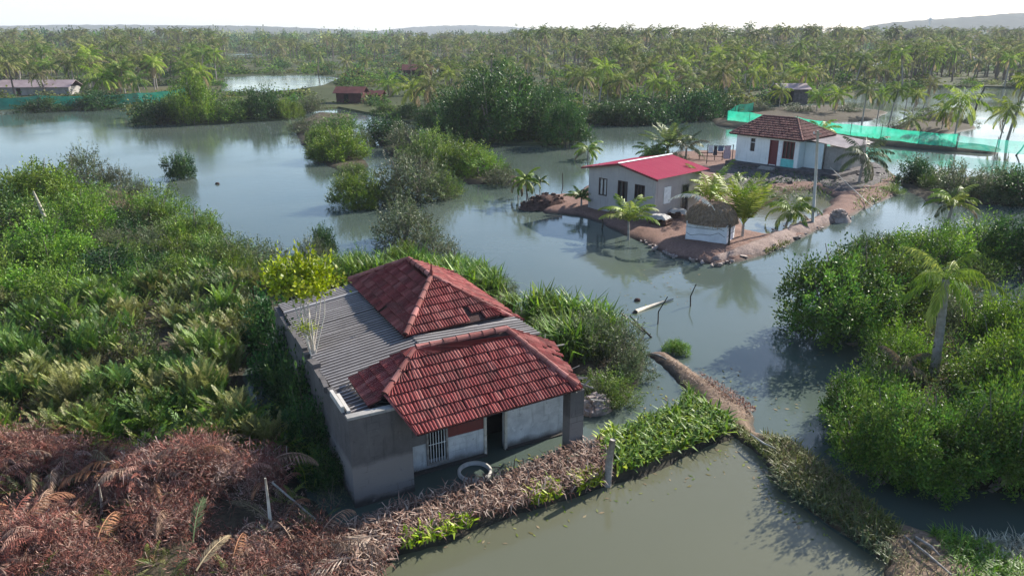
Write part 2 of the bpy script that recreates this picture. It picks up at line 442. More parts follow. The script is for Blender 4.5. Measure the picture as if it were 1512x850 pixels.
# ------------------------------------------------------------------ ground-cover generators
def blades(P, Z, seed, Lr, W, pal, lean=.5, curve=.6, az=None):
    """P (n,2) bases -> bent 2-quad grass blades"""
    r = np.random.default_rng(seed); n = len(P)
    a = r.uniform(0, 2 * math.pi, n) if az is None else az + r.normal(0, .8, n)
    Ln = r.uniform(Lr[0], Lr[1], n); le = np.abs(r.normal(lean, .3, n))
    hd = np.stack([np.cos(a), np.sin(a), np.zeros(n)], -1); sd = np.stack([-np.sin(a), np.cos(a), np.zeros(n)], -1)
    b = np.stack([P[:, 0], P[:, 1], Z], -1)
    d1 = hd * np.sin(le)[:, None] + np.array([0, 0, 1.]) * np.cos(le)[:, None]
    le2 = le + curve * r.uniform(.5, 1.5, n)
    d2 = hd * np.sin(le2)[:, None] + np.array([0, 0, 1.]) * np.cos(le2)[:, None]
    mid = b + d1 * (Ln * .55)[:, None]; tip = mid + d2 * (Ln * .45)[:, None]
    w = (W * r.uniform(.7, 1.3, n))[:, None]
    V = np.stack([b - sd * w * .6, b + sd * w * .6, mid + sd * w, mid - sd * w, mid - sd * w, mid + sd * w, tip + sd * w * .12, tip - sd * w * .12], 1).reshape(-1, 3)
    c = pick(pal, n, r, .2)
    return V, np.repeat(c, 8, 0)
def fern_clump(seed, nf, Lr, pal, npair=13, leafL=.26, leafW=.030, up=1.35, dn=.45, droop=.9, hang=.15):
    r = np.random.default_rng(seed); Vs, Ts = [], []
    for k in range(nf):
        th0 = r.uniform(dn, up)
        V, T = frond_np(seed * 53 + k, Lr * r.uniform(.7, 1.15), th0, th0 - droop * r.uniform(.5, 1.4), npair, leafL, leafW, pal, hang, .010)
        V = rotz(V, r.uniform(0, 6.28)); V[:, :2] += r.normal(0, .12, 2); Vs.append(V); Ts.append(T)
    return np.concatenate(Vs), np.concatenate(Ts)
def merge(protos, pts, seed, smin=.8, smax=1.2, z=0.0, tj=.12):
    r = np.random.default_rng(seed); Vs, Ts = [], []
    for p in pts:
        V, T = protos[r.integers(len(protos))]; s = r.uniform(smin, smax)
        W = rotz(V, r.uniform(0, 6.28)) * s; W[:, :2] += p[:2]; W[:, 2] += (p[2] if len(p) > 2 else z)
        Vs.append(W); Ts.append(np.clip(T * (1 + r.normal(0, tj)), .004, .9))
    return np.concatenate(Vs), np.concatenate(Ts)
def stuff(name, V, T, mat, label=None, cat=None):
    me = quads_mesh(name, V, T); o = link(name, me, M[mat]); tag(o, label, cat, kind='stuff'); return o
# ------------------------------------------------------------------ water, land
wm = MB().add([(-4500, -60, 0), (4500, -60, 0), (4500, 6000, 0), (-4500, 6000, 0)], [(0, 1, 2, 3)])
tag(wm.build('water', M['water']), kind='structure')

LEFT = [(-330, 960), (-330, 325), (0, 300), (60, 280), (150, 274), (215, 292), (290, 338), (345, 378), (420, 402), (425, 440), (395, 490), (360, 560), (375, 640), (440, 690), (480, 750), (520, 800), (500, 960)]
BUND = [(440, 960), (480, 805), (570, 768), (655, 738), (765, 708), (870, 664), (950, 622), (1050, 612), (1100, 632), (1078, 652), (1000, 680), (905, 718), (800, 750), (700, 782), (590, 822), (520, 960)]
BACK = [(425, 440), (430, 402), (520, 396), (600, 386), (655, 386), (705, 400), (748, 430), (775, 462), (830, 462), (905, 480), (955, 522), (945, 560), (925, 600), (880, 612), (852, 560), (770, 490), (600, 500), (430, 480)]
PATH = [(955, 522), (985, 522), (1022, 550), (1062, 572), (1118, 612), (1115, 638), (1170, 658), (1240, 720), (1300, 768), (1370, 785), (1430, 815), (1500, 860), (1620, 980), (2000, 1450), (1560, 1450), (1300, 960), (1312, 830), (1232, 782), (1152, 722), (1132, 682), (1085, 642), (1048, 615), (1000, 562)]
GRASSR = [(1370, 790), (1420, 800), (1512, 845), (1600, 900), (1600, 980), (1420, 960), (1400, 850)]
RIGHT = [(1245, 690), (1250, 620), (1300, 560), (1345, 490), (1400, 450), (1512, 470), (1600, 480), (1640, 720), (1480, 728), (1310, 712)]
RIGHT2 = [(1250, 420), (1300, 370), (1420, 345), (1495, 360), (1490, 405), (1400, 440), (1330, 470), (1250, 470)]
HOUSES = [(776, 300), (800, 290), (850, 288), (872, 272), (915, 250), (960, 234), (1000, 226), (1080, 224), (1190, 232), (1290, 248), (1328, 264), (1326, 286), (1252, 320), (1226, 330), (1182, 352), (1126, 378), (1062, 392), (1000, 382), (946, 358), (880, 326), (850, 318), (806, 314)]
POOL = [(1092, 318), (1110, 292), (1150, 283), (1205, 281), (1232, 292), (1212, 316), (1168, 338), (1128, 347), (1100, 342)]
ISLE1 = [(430, 184), (470, 166), (522, 170), (522, 210), (545, 246), (520, 262), (482, 245), (446, 216)]
ISLE3 = [(556, 208), (600, 196), (660, 222), (735, 262), (742, 272), (690, 272), (640, 255), (575, 230)]
NETB = [(1050, 178), (1074, 177), (1140, 185), (1300, 204), (1400, 212), (1478, 221), (1472, 228), (1390, 223), (1280, 214), (1140, 195), (1060, 187)]
GROVE1 = [(1090, 172), (1140, 160), (1230, 156), (1312, 166), (1290, 178), (1200, 182), (1120, 180)]
GROVE2 = [(1316, 188), (1360, 172), (1420, 176), (1444, 190), (1400, 198), (1340, 198)]
RBANK = [(1325, 262), (1360, 262), (1500, 262), (1600, 268), (1600, 304), (1420, 302), (1370, 300), (1330, 275)]
land('ground_left_bank', LEFT, .35, 1.2, .45, M['bank'], seed=2)
land('ground_dead_grass_bund', BUND, .35, .35, .14, M['bank'], seed=3)
land('ground_behind_house', BACK, .25, .8, .3, M['bank'], seed=4)
land('mud_path', PATH, .34, .38, .10, M['path_mud'], seed=5, rough=.09)
land('ground_grass_corner', GRASSR, .25, .5, .2, M['bank'], seed=6)
land('ground_right_bank', RIGHT, .3, .8, .35, M['bank'], seed=7)
land('ground_upper_right_bank', RIGHT2, .3, .8, .4, M['bank'], seed=8)
land('ground_house_plot', HOUSES, .42, .5, .22, M['mud'], holes=[POOL], seed=9, rough=.03)
land('ground_shrub_island', ISLE1, .3, .8, .5, M['bank'], seed=10)
land('ground_shrub_bank', ISLE3, .3, .8, .5, M['bank'], seed=11)
land('ground_net_bund', NETB, .55, .6, .4, M['bank'], seed=12)
land('ground_palm_island', GROVE1, .5, 1.2, .7, M['bank'], seed=13)
land('ground_palm_islet', GROVE2, .6, 1.2, .6, M['bank'], seed=14)
land('ground_far_right_bank', RBANK, .3, .8, .6, M['bank'], seed=15)
# raised causeway in front of the houses (bare pinkish earth)
CAUSE = [(1040, 388), (1064, 378), (1120, 356), (1180, 332), (1222, 322), (1230, 328), (1182, 350), (1126, 376), (1062, 390)]
land('causeway', CAUSE, .62, .35, .16, M['sandy'], seed=16, rough=.05)

# far ground: one sheet out to the horizon behind the lagoon
FAR = [(-900, 168), (0, 163), (100, 158), (205, 156), (212, 178), (290, 184), (425, 177), (440, 164), (500, 160), (565, 173), (640, 192), (700, 209), (800, 215), (858, 206), (872, 181), (960, 183), (1056, 172), (1100, 162), (1140, 155), (1225, 152), (1262, 140), (1380, 128), (1512, 130), (1800, 134), (2600, 140)]
fp = [tuple(G(x, y)[:2]) for x, y in FAR]
ring = fp + [(4200, 1500), (4200, 5600), (-4200, 5600), (-4200, 1500)]
m, nt, out = newmat('far_ground'); v = geo_pos(nt)
c = ramp(nt, noise(nt, v, .02, 6), [(.35, (.03, .038, .018)), (.5, (.05, .06, .025)), (.7, (.10, .09, .05))])
principled(nt, out, c, .95, .1); M['far_ground'] = m
fg = MB(); n = len(ring)
fg.add([(x, y, .3) for x, y in ring], [tuple(range(n))])
fg.add([(x, y, .3) for x, y in fp] + [(x, y - .6, -.4) for x, y in fp], [(i, i + 1, len(fp) + i + 1, len(fp) + i) for i in range(len(fp) - 1)])
tag(fg.build('ground', M['far_ground']), kind='structure')
def pond(name, pp, z=.36, mat='water'):
    q = [tuple(G(x, y)[:2]) + (z,) for x, y in pp]
    tag(MB().add(q, [tuple(range(len(q)))]).build(name, M[mat]), kind='structure')
POND_A = [(325, 137), (332, 116), (400, 113), (474, 113), (500, 118), (478, 128), (440, 134), (390, 139)]
POND_B = [(318, 86), (330, 81.5), (360, 80), (390, 80.5), (396, 84), (380, 87.5), (345, 88.5)]
POND_C = [(424, 76.5), (440, 73), (470, 72), (478, 74), (455, 78)]
POND_D = [(632, 110), (640, 105), (690, 104), (704, 107), (690, 111)]
for q in (POND_A, POND_B, POND_C, POND_D): pond('pond_water', q)
PONDS = [gpoly(q) for q in (POND_A, POND_B, POND_C, POND_D)]
FARPOLY = np.array(ring)

pond('front_pond_water', [(380, 1500), (440, 1000), (520, 845), (590, 815), (700, 775), (800, 745), (905, 712), (1000, 675), (1080, 645), (1130, 675), (1150, 725), (1232, 785), (1310, 835), (1330, 990), (1560, 1500)], .006, 'pond')
pond('plot_pool_water', [(1080, 325), (1100, 285), (1150, 276), (1210, 275), (1240, 290), (1220, 322), (1168, 345), (1120, 352), (1090, 348)], .006, 'pond')
land('ground_dark_rubble', [(1056, 256), (1085, 236), (1190, 240), (1300, 246), (1322, 262), (1300, 283), (1242, 292), (1200, 276), (1150, 279), (1108, 289), (1050, 292), (1042, 276)], .52, .3, .2, M['rubble'], seed=19, rough=.09)
# hills on the horizon
m, nt, out = newmat('hill_forest'); v = geo_pos(nt)
c = ramp(nt, noise(nt, v, .012, 6, .7), [(.35, (.018, .028, .016)), (.7, (.05, .06, .036))])
principled(nt, out, c, .95, .05); M['hill'] = m
def hills(name, cx, cy, wx, wy, prof, seed):
    X, Y = np.meshgrid(np.linspace(-wx, wx, 220), np.linspace(-wy, wy, 26))
    u = (X + wx) / (2 * wx); P = np.stack([X.ravel(), Y.ravel()], -1)
    h = np.interp(u, [q[0] for q in prof], [q[1] for q in prof]) * np.cos(Y / wy * math.pi / 2) ** .8
    Z = h * (1 + .05 * wav(P, .012, seed).reshape(X.shape)) + 2.2 * wav(P, .09, seed + 1).reshape(X.shape) * (h > 4)
    o = link(name, grid_mesh(name, X + cx, Y + cy, Z - 1.0), M['hill']); tag(o, kind='structure')
hills('hills', 1480, 2050, 650, 260, [(0, 0), (.04, 14), (.13, 42), (.2, 48), (.29, 55), (.375, 63), (.6, 70), (.8, 60), (1, 20)], 3)
hills('hills', -230, 3300, 460, 260, [(0, 0), (.12, 24), (.3, 40), (.55, 48), (.75, 42), (.92, 26), (1, 0)], 5)
hills('hills', -1450, 2600, 1150, 420, [(0, 34), (.3, 36), (.55, 42), (.75, 38), (.92, 24), (1, 0)], 8)
# ------------------------------------------------------------------ building materials
def mat_wall(name, base, stain, dark, tide=None, s=1.2, blocks=False):
    m, nt, out = newmat(name); v = obj_pos(nt)
    c = mixc(nt, ramp(nt, noise(nt, v, s, 6, .65), [(.38, (0, 0, 0)), (.62, (1, 1, 1))]), base, stain)
    mp = nt.nodes.new('ShaderNodeMapping'); mp.inputs['Scale'].default_value = (5, 5, .5); L(nt, v, mp.inputs[0])
    c = mixc(nt, ramp(nt, noise(nt, mp.outputs[0], 1.4, 4), [(.55, (0, 0, 0)), (.75, (.75, .75, .75))]), c, dark)
    if tide:
        sx = nt.nodes.new('ShaderNodeSeparateXYZ'); L(nt, v, sx.inputs[0])
        hz = mathn(nt, 'ADD', sx.outputs[2], mathn(nt, 'MULTIPLY', mathn(nt, 'SUBTRACT', noise(nt, v, 1.3, 4), .5), .55))
        for z0, col, a in tide:
            f = ramp(nt, mathn(nt, 'DIVIDE', hz, 4.0), [(z0 / 4 - .02, (a, a, a)), (z0 / 4 + .03, (0, 0, 0))]); c = mixc(nt, f, c, col)
    if blocks:
        bk = nt.nodes.new('ShaderNodeTexBrick'); bk.inputs['Scale'].default_value = 1.0; bk.inputs['Mortar Size'].default_value = .012; bk.inputs['Brick Width'].default_value = .42; bk.inputs['Row Height'].default_value = .21
        sp_ = nt.nodes.new('ShaderNodeSeparateXYZ'); L(nt, v, sp_.inputs[0]); cb = nt.nodes.new('ShaderNodeCombineXYZ'); L(nt, mathn(nt, 'ADD', sp_.outputs[0], sp_.outputs[1]), cb.inputs[0]); L(nt, sp_.outputs[2], cb.inputs[1]); L(nt, cb.outputs[0], bk.inputs['Vector'])
        mk = mathn(nt, 'MULTIPLY', bk.outputs['Fac'], ramp(nt, noise(nt, v, .9, 4, .7), [(.52, (0, 0, 0)), (.62, (.5, .5, .5))]))
        c = mixc(nt, mk, c, dark)
        c = mixc(nt, ramp(nt, noise(nt, v, 3.0, 6, .75), [(.60, (0, 0, 0)), (.64, (.75, .75, .75))]), c, tuple(min(.6, x * 1.9) for x in base))
        c = mixc(nt, ramp(nt, noise(nt, v, 4.2, 6, .75), [(.62, (0, 0, 0)), (.68, (.7, .7, .7))]), c, dark)
    principled(nt, out, c, .9, .2, noise(nt, v, 14, 5), .35, .02); return m
M['annex_wall'] = mat_wall('annex_wall', (.085, .078, .078), (.12, .11, .108), (.04, .037, .036), [(1.25, (.20, .18, .172), .85), (.18, (.04, .037, .032), .85)], blocks=True)
M['front_wall'] = mat_wall('front_wall', (.58, .58, .58), (.42, .42, .43), (.25, .245, .24), [(.14, (.12, .11, .09), .85)], 2.2, True)
M['brick_paint'] = mat_wall('brick_paint', (.20, .05, .042), (.16, .05, .045), (.09, .04, .035))
M['concrete'] = mat_wall('concrete', (.33, .31, .29), (.24, .23, .215), (.14, .135, .125))
M['pale_concrete'] = mat_wall('pale_concrete', (.50, .47, .44), (.40, .38, .35), (.25, .24, .22))
M['dark_in'] = mat_plain('dark_interior', (.012, .011, .010), .9, .1)  # near-black colour paints in the unlit rooms behind openings
M['pink_wall'] = mat_wall('grey_render', (.36, .325, .315), (.42, .375, .36), (.26, .23, .225), None, .8)
M['white_wall'] = mat_wall('white_wall', (.80, .81, .79), (.70, .71, .69), (.50, .50, .48), None, .7)
M['pale_blue_wall'] = mat_wall('pale_blue_wall', (.62, .69, .69), (.54, .62, .62), (.42, .47, .47), None, .7)
M['maroon'] = mat_plain('maroon_paint', (.14, .02, .025), .5)
M['turq'] = mat_plain('turquoise_paint', (.13, .50, .47), .5)
M['white_paint'] = mat_plain('white_paint', (.78, .78, .78), .5)
M['window_dark'] = mat_plain('dark_glass', (.03, .028, .03), .25, .5)
M['stone'] = mat_noise('pale_stone', [(.3, (.20, .155, .14)), (.7, (.42, .35, .32))], 3, .9, .2, .6)
m, nt, out = newmat('clay_tile')
a = nt.nodes.new('ShaderNodeAttribute'); a.attribute_name = 'tint'; v = obj_pos(nt)
c = mixc(nt, ramp(nt, noise(nt, v, 1.1, 6, .7), [(.42, (0, 0, 0)), (.74, (.8, .8, .8))]), a.outputs['Color'], (.080, .046, .042))
c = mixc(nt, ramp(nt, noise(nt, v, 6, 4), [(.62, (0, 0, 0)), (.78, (.6, .6, .6))]), c, (.36, .20, .16))
principled(nt, out, c, .85, .1, noise(nt, v, 30, 3), .25, .006); M['tile'] = m
m, nt, out = newmat('asbestos_sheet'); v = obj_pos(nt)
c = mixc(nt, ramp(nt, noise(nt, v, .9, 6, .7), [(.35, (0, 0, 0)), (.65, (1, 1, 1))]), (.30, .28, .28), (.44, .415, .415))
c = mixc(nt, ramp(nt, noise(nt, v, 5, 5), [(.52, (0, 0, 0)), (.78, (.5, .5, .5))]), c, (.13, .115, .105))
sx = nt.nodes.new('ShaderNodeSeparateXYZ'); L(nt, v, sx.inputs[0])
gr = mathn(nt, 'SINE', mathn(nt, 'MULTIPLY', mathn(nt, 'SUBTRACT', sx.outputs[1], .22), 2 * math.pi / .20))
c = mixc(nt, ramp(nt, gr, [(.1, (.9, .9, .9)), (.6, (0, 0, 0))]), c, (.07, .062, .06))  # valley bands darkened in colour: dirt, plus rib shading the sun direction leaves weak
principled(nt, out, c, .9, .2, noise(nt, v, 25, 3), .2, .006); M['sheet'] = m
m, nt, out = newmat('red_roof_metal'); v = obj_pos(nt)
c = mixc(nt, noise(nt, v, .7, 4), (.20, .011, .040), (.26, .020, .056))
mp = nt.nodes.new('ShaderNodeMapping'); mp.inputs['Scale'].default_value = (.6, 6, 1); L(nt, v, mp.inputs[0])
c = mixc(nt, ramp(nt, noise(nt, mp.outputs[0], 1.5, 4), [(.45, (0, 0, 0)), (.8, (.6, .6, .6))]), c, (.29, .055, .085))
principled(nt, out, c, .8, .06); M['red_metal'] = m

TILES = [(.215, .052, .050), (.25, .072, .066), (.18, .040, .040), (.29, .10, .09), (.23, .060, .057), (.15, .036, .036)]
def tiles_np(O, U, D, poly, seed, tw=.205, te=.335, pal=TILES, skip=(), lift=.05, ribs=2, jit=.012):
    """interlocking clay tiles on a sloping polygon. O: eave corner, U: unit along eave, D: unit up the slope, poly: (u,v)"""
    r = np.random.default_rng(seed); O, U, D = (np.asarray(q, float) for q in (O, U, D)); Nn = np.cross(U, D); Nn /= np.linalg.norm(Nn)
    if Nn[2] < 0: Nn = -Nn
    poly = np.asarray(poly, float); vmax = poly[:, 1].max(); vmin = poly[:, 1].min()
    def span(v):
        xs = []
        for i in range(len(poly)):
            a, b = poly[i], poly[(i + 1) % len(poly)]
            if (a[1] - v) * (b[1] - v) <= 0 and a[1] != b[1]: xs.append(a[0] + (b[0] - a[0]) * (v - a[1]) / (b[1] - a[1]))
        return (min(xs), max(xs)) if len(xs) > 1 else None
    Vs, Ts = [], []
    nr = int(math.ceil((vmax - vmin) / te))
    for row in range(nr):
        v0 = vmin + row * te; v1 = min(v0 + te + .05, vmax - 1e-4)
        s0, s1 = span(min(v0 + 1e-3, vmax - 1e-3)), span(v1)
        if not s0 or not s1: continue
        c0 = int(math.floor(min(s0[0], s1[0]) / tw)); c1 = int(math.ceil(max(s0[1], s1[1]) / tw))
        for cidx in range(c0, c1):
            if (row, cidx) in skip: continue
            col = np.array(pal[r.integers(len(pal))]) * r.uniform(.86, 1.14)
            du, dl, dk = r.normal(0, jit), abs(r.normal(0, jit)), r.normal(0, jit * 1.5)
            k = 4 * ribs + 1; q = np.linspace(0, 1, k); prof = .042 * np.abs(np.sin(np.pi * ribs * q)) ** .8
            ua = cidx * tw + q * tw + du; ub = ua + dk
            a = np.clip(ua, s0[0], s0[1]); b = np.clip(ub, s1[0], s1[1])
            if a[-1] - a[0] < .02 and b[-1] - b[0] < .02: continue
            lo = O + a[:, None] * U + v0 * D + (prof + lift + dl)[:, None] * Nn
            hi = O + b[:, None] * U + v1 * D + (prof * .8 + .012)[:, None] * Nn
            lip = O + a[:, None] * U + (v0 + .004) * D + (prof * .0 + .0 + dl)[:, None] * Nn
            Vs.append(np.stack([lo[:-1], lo[1:], hi[1:], hi[:-1]], 1).reshape(-1, 3)); Vs.append(np.stack([lip[:-1], lip[1:], lo[1:], lo[:-1]], 1).reshape(-1, 3))
            Ts.append(np.tile(col, (8 * (k - 1), 1)))
    return np.concatenate(Vs), np.concatenate(Ts)
def deck_np(pts3, dz=.04):
    P = np.array(pts3, float); P[:, 2] -= .012
    if len(P) == 3: P = np.vstack([P, P[2:]])
    return P
def slope(parts, e0, e1, top0, top1, seed, **kw):
    """quad slope from eave e0->e1 up to top0 (above e0 side) - top1; adds tiles + underlay"""
    e0, e1, t0, t1 = (np.array(q, float) for q in (e0, e1, top0, top1))
    U = (e1 - e0); U /= np.linalg.norm(U)
    up = (t0 + t1) / 2 - e0; up = up - (up @ U) * U; D = up / np.linalg.norm(up)
    poly = [((q - e0) @ U, (q - e0) @ D) for q in (e0, e1, t1, t0)]
    V, T = tiles_np(e0, U, D, poly, seed, **kw)
    parts[0].append(V); parts[1].append(T)
    Q = np.array([e0, e1, t1, t0]) - np.array([0, 0, .02])
    Q2 = Q - np.array([0, 0, .05])
    for q in (Q, Q2[::-1]): parts[0].append(q); parts[1].append(np.tile((.05, .03, .028), (4, 1)))
def caps(a, b, n, r=.10, seed=1, pal=((.36, .155, .14), (.31, .125, .11), (.25, .09, .08)), off=.05):
    """half-round ridge tiles from a to b"""
    rr = np.random.default_rng(seed); a, b = np.array(a, float), np.array(b, float); d = (b - a) / n; Vs, Ts = [], []
    u = d / np.linalg.norm(d); side = np.cross(u, (0, 0, 1.)); side /= np.linalg.norm(side); up = np.cross(side, u)
    for i in range(n):
        p0 = a + d * (i + .03); p1 = a + d * (i + 1.02); col = np.array(pal[rr.integers(len(pal))]) * rr.uniform(.85, 1.15)
        th = np.linspace(-.25, math.pi + .25, 8); r0, r1 = r * 1.1 * rr.uniform(.95, 1.05), r * .9
        A = p0 + np.cos(th)[:, None] * side * r0 + np.sin(th)[:, None] * up * r0 + up * off * .3
        B = p1 + np.cos(th)[:, None] * side * r1 + np.sin(th)[:, None] * up * r1 + up * off * .3
        Vs.append(np.stack([A[:-1], A[1:], B[1:], B[:-1]], 1).reshape(-1, 3)); Ts.append(np.tile(col, (28, 1)))
        Vs.append(np.stack([np.tile(p0, (7, 1)), A[:-1], A[1:], A[1:]], 1).reshape(-1, 3)); Ts.append(np.tile((.06, .03, .028), (28, 1)))
    return np.concatenate(Vs), np.concatenate(Ts)
def tilemesh(name, parts, parent):
    me = quads_mesh(name, np.concatenate(parts[0]), np.concatenate(parts[1])); return link(name, me, M['tile'], parent)
def corrugated(name, x0, x1, y0, y1, zf, period, amp, mat, parent, along='x', panel=None, seed=1, th=True):
    """corrugated sheet; ridges run along 'x' or 'y'; zf(X,Y) gives the mean height"""
    r = np.random.default_rng(seed)
    nx = 7 if along == 'x' else int((x1 - x0) / period * 6); ny = int((y1 - y0) / period * 6) if along == 'x' else 7
    X, Y = np.meshgrid(np.linspace(x0, x1, nx), np.linspace(y0, y1, ny))
    w = (Y if along == 'x' else X) / period * 2 * math.pi
    Z = zf(X, Y) + amp * np.sin(w)
    if panel:
        k = np.floor((Y if along == 'x' else X) / panel).astype(int); j = r.normal(0, .02, 60); Z = Z + j[k % 60]
    return link(name, grid_mesh(name, X, Y, Z), mat, parent)

# ================================================================== the flooded house in front
HP = G(525, 750); FH = thing('flooded_house', 'abandoned grey house with red clay tiled hip roofs standing in dark floodwater', 'house', HP, R(27.5))
w = MB()
w.box((0, 0, -.6), (1.75, .18, 2.76))                       # annex front
w.box((1.57, .18, -.6), (1.75, 1.0, 2.72))                  # annex return
w.box((.0, .18, -.6), (.18, 2.3, 2.70)); w.box((0, 2.3, -.6), (.18, 3.3, 2.46)); w.box((0, 3.3, -.6), (.18, 4.6, 2.58)); w.box((0, 4.6, -.6), (.18, 5.2, 2.40)); w.box((0, 5.2, -.6), (.18, 8.0, 2.60)); w.box((0, 8.0, -.6), (.18, 10.6, 2.48))
w.box((.18, 10.42, -.6), (7.5, 10.6, 2.5)); w.box((7.3, 1.2, -.6), (7.5, 10.42, 2.35))
w.build('annex_wall', M['annex_wall'], FH)
for lo_, hi_, a_ in (((-.04, .6, 2.70), (.05, 1.75, 2.88), 1), ((.10, .45, 2.70), (.19, 1.6, 2.80), 0), ((-.03, 2.45, 2.47), (.12, 3.2, 2.66), -4), ((-.05, 4.0, 2.58), (.2, 4.5, 2.74), 8), ((-.02, 5.5, 2.60), (.16, 6.6, 2.72), 0)):
    MB().box(lo_, hi_, R(a_)).build('parapet', M['pale_concrete' if lo_[1] < 1 else 'annex_wall'], FH)   # broken pale-edged parapet pieces on the left wall
cp = MB(); cp.box((-.03, -.03, 2.76), (1.78, .21, 2.84)); cp.box((1.55, .21, 2.76), (1.78, .85, 2.84)); cp.build('coping', M['concrete'], FH)
fw = MB()                                                    # front wall with window and door openings, whitewashed below
fw.box((1.75, .85, -.6), (2.5, 1.05, .92)); fw.box((2.5, .85, -.6), (3.13, 1.05, .22)); fw.box((3.13, .85, -.6), (4.42, 1.05, .93))
fw.box((5.12, .85, -.6), (7.3, 1.05, 2.3)); fw.build('front_wall', M['front_wall'], FH)
MB().box((1.75, .86, .925), (2.5, 1.05, 2.6)).build('upper_wall', M['annex_wall'], FH)
br = MB(); br.box((3.13, .86, .935), (4.42, 1.05, 2.6)); br.box((2.5, .86, 1.5), (3.13, 1.05, 2.6)); br.box((4.42, .86, 1.9), (5.12, 1.05, 2.6))
br.build('painted_wall', M['brick_paint'], FH)
pl = MB(); pl.box((1.75, .70, -.6), (4.42, .85, .06)); pl.box((5.12, .72, -.6), (7.3, .85, .05)); pl.build('plinth', M['annex_wall'], FH)
dk = MB(); dk.box((1.8, 1.9, -.3), (7.25, 1.95, 2.5)); dk.build('dark_backing', M['dark_in'], FH)  # near-black sheet standing in for room shade behind the openings
pi = MB(); pi.box((6.78, -.32, -.6), (7.28, .10, 2.12)); pi.build('porch_pillar', M['annex_wall'], FH)
win = MB(); win.box((2.47, .80, .17), (3.16, .87, .24)); win.box((2.47, .80, 1.44), (3.16, .87, 1.52)); win.box((2.47, .80, .24), (2.53, .87, 1.44)); win.box((3.10, .80, .24), (3.16, .87, 1.44))
wo = win.build('window', M['grey_wood'], FH)
bars = MB()
for k in range(6): bars.tube([(2.6 + k * .089, .83, .24), (2.6 + k * .089, .83, 1.44)], .011, 6)
bars.tube([(2.53, .83, .85), (3.1, .83, .85)], .010, 6); bars.build('window_bars', M['white_paint'], wo)
dr = MB(); dr.box((4.37, .79, -.5), (4.45, .90, 1.95)); dr.box((5.09, .79, -.5), (5.17, .90, 1.95)); dr.box((4.45, .79, 1.87), (5.09, .90, 1.95)); dr.build('door_frame', M['pale_bark'], FH)
# roofs: front block, rear block
Z1, Z2 = 3.75, 4.3
fr = ([], []); fa, fb = (2.5, 1.5, Z1), (5.55, 1.6, Z1)
evl, evr = (1.62, -.85, 2.30), (7.05, -.50, 2.26)
E0, E1, T0, T1 = (np.array(q_, float) for q_ in (evl, evr, fa, fb))
Uf = (E1 - E0) / np.linalg.norm(E1 - E0); up_ = (T0 + T1) / 2 - E0; up_ -= (up_ @ Uf) * Uf; Df = up_ / np.linalg.norm(up_)
t0_, t1_ = ((T0 - E0) @ Uf, (T0 - E0) @ Df), ((T1 - E0) @ Uf, (T1 - E0) @ Df); h2 = (-.42, t0_[1] * .53); hipf = tuple(E0 + h2[0] * Uf + h2[1] * Df)
V, T = tiles_np(E0, Uf, Df, [(0, 0), ((E1 - E0) @ Uf, 0), t1_, t0_, h2], 3); fr[0].append(V); fr[1].append(T)
for q_ in ([E0, E1, T1, T0], [E0, T0, np.array(hipf), np.array(hipf)]): fr[0].append(np.array(q_) - np.array([0, 0, .025])); fr[1].append(np.tile((.05, .03, .028), (4, 1)))
slope(fr, (.70, 2.45, 2.76), (.70, .42, 2.76), (2.48, 1.55, Z1 - .02), (hipf[0], hipf[1], hipf[2]), 5)
slope(fr, evr, (7.85, 2.6, 2.45), fb, (5.6, 1.7, Z1), 6, skip={(0, 9), (0, 8), (0, 11), (1, 8), (0, 4), (1, 11), (2, 9)})
slope(fr, (6.3, 2.75, 3.2), (2.45, 2.6, 3.05), (5.55, 1.62, Z1), (2.5, 1.52, Z1), 7)
f1 = tilemesh('tiled_roof', fr, FH)
V1, T1 = caps(fa, fb, 7, .11, 1); V2, T2 = caps(hipf, fa, 4, .10, 2); V3, T3 = caps((6.95, -.42, 2.36), fb, 7, .10, 3); V4, T4 = caps(evl, hipf, 5, .035, 4, ((.30, .09, .085), (.24, .065, .06)))
link('ridge_tiles', quads_mesh('ridge_tiles', np.concatenate([V1, V2, V3, V4]), np.concatenate([T1, T2, T3, T4])), M['tile'], f1)
rr_ = ([], []); ra, rb = (4.85, 6.15, Z2), (4.85, 8.5, Z2)
slope(rr_, (3.05, 4.05, 3.06), (6.75, 4.4, 3.06), ra, (4.9, 6.2, Z2), 11, skip={(0, 12), (0, 13), (0, 14), (1, 12)})
slope(rr_, (3.05, 10.9, 2.98), (3.05, 4.05, 3.04), rb, ra, 12, skip={(0, 20)})
slope(rr_, (7.85, 4.7, 2.5), (7.85, 10.9, 2.5), ra, rb, 13, skip={(0, 3), (0, 4), (1, 3), (0, 7)})
slope(rr_, (7.8, 11.0, 2.6), (3.05, 11.0, 2.9), rb, (4.84, 8.55, Z2), 14)
slope(rr_, (6.75, 4.4, 3.06), (7.85, 4.7, 2.52), ra, (4.88, 6.17, Z2 - .01), 15)
r1 = tilemesh('tiled_roof', rr_, FH)
V1, T1 = caps(ra, rb, 5, .11, 21); V2, T2 = caps((3.08, 4.08, 3.12), ra, 7, .10, 22); V3, T3 = caps((7.2, 4.55, 2.86), ra, 8, .10, 23); V4, T4 = caps((3.1, 10.85, 3.05), rb, 8, .10, 24)
link('ridge_tiles', quads_mesh('ridge_tiles', np.concatenate([V1, V2, V3, V4]), np.concatenate([T1, T2, T3, T4])), M['tile'], r1)
MB().tube([(4.85, 6.1, 4.35), (4.85, 6.1, 4.5), (4.85, 6.1, 4.56), (4.85, 6.1, 4.78)], [.07, .075, .04, .02], 8).build('finial', M['brick_paint'], r1, True)
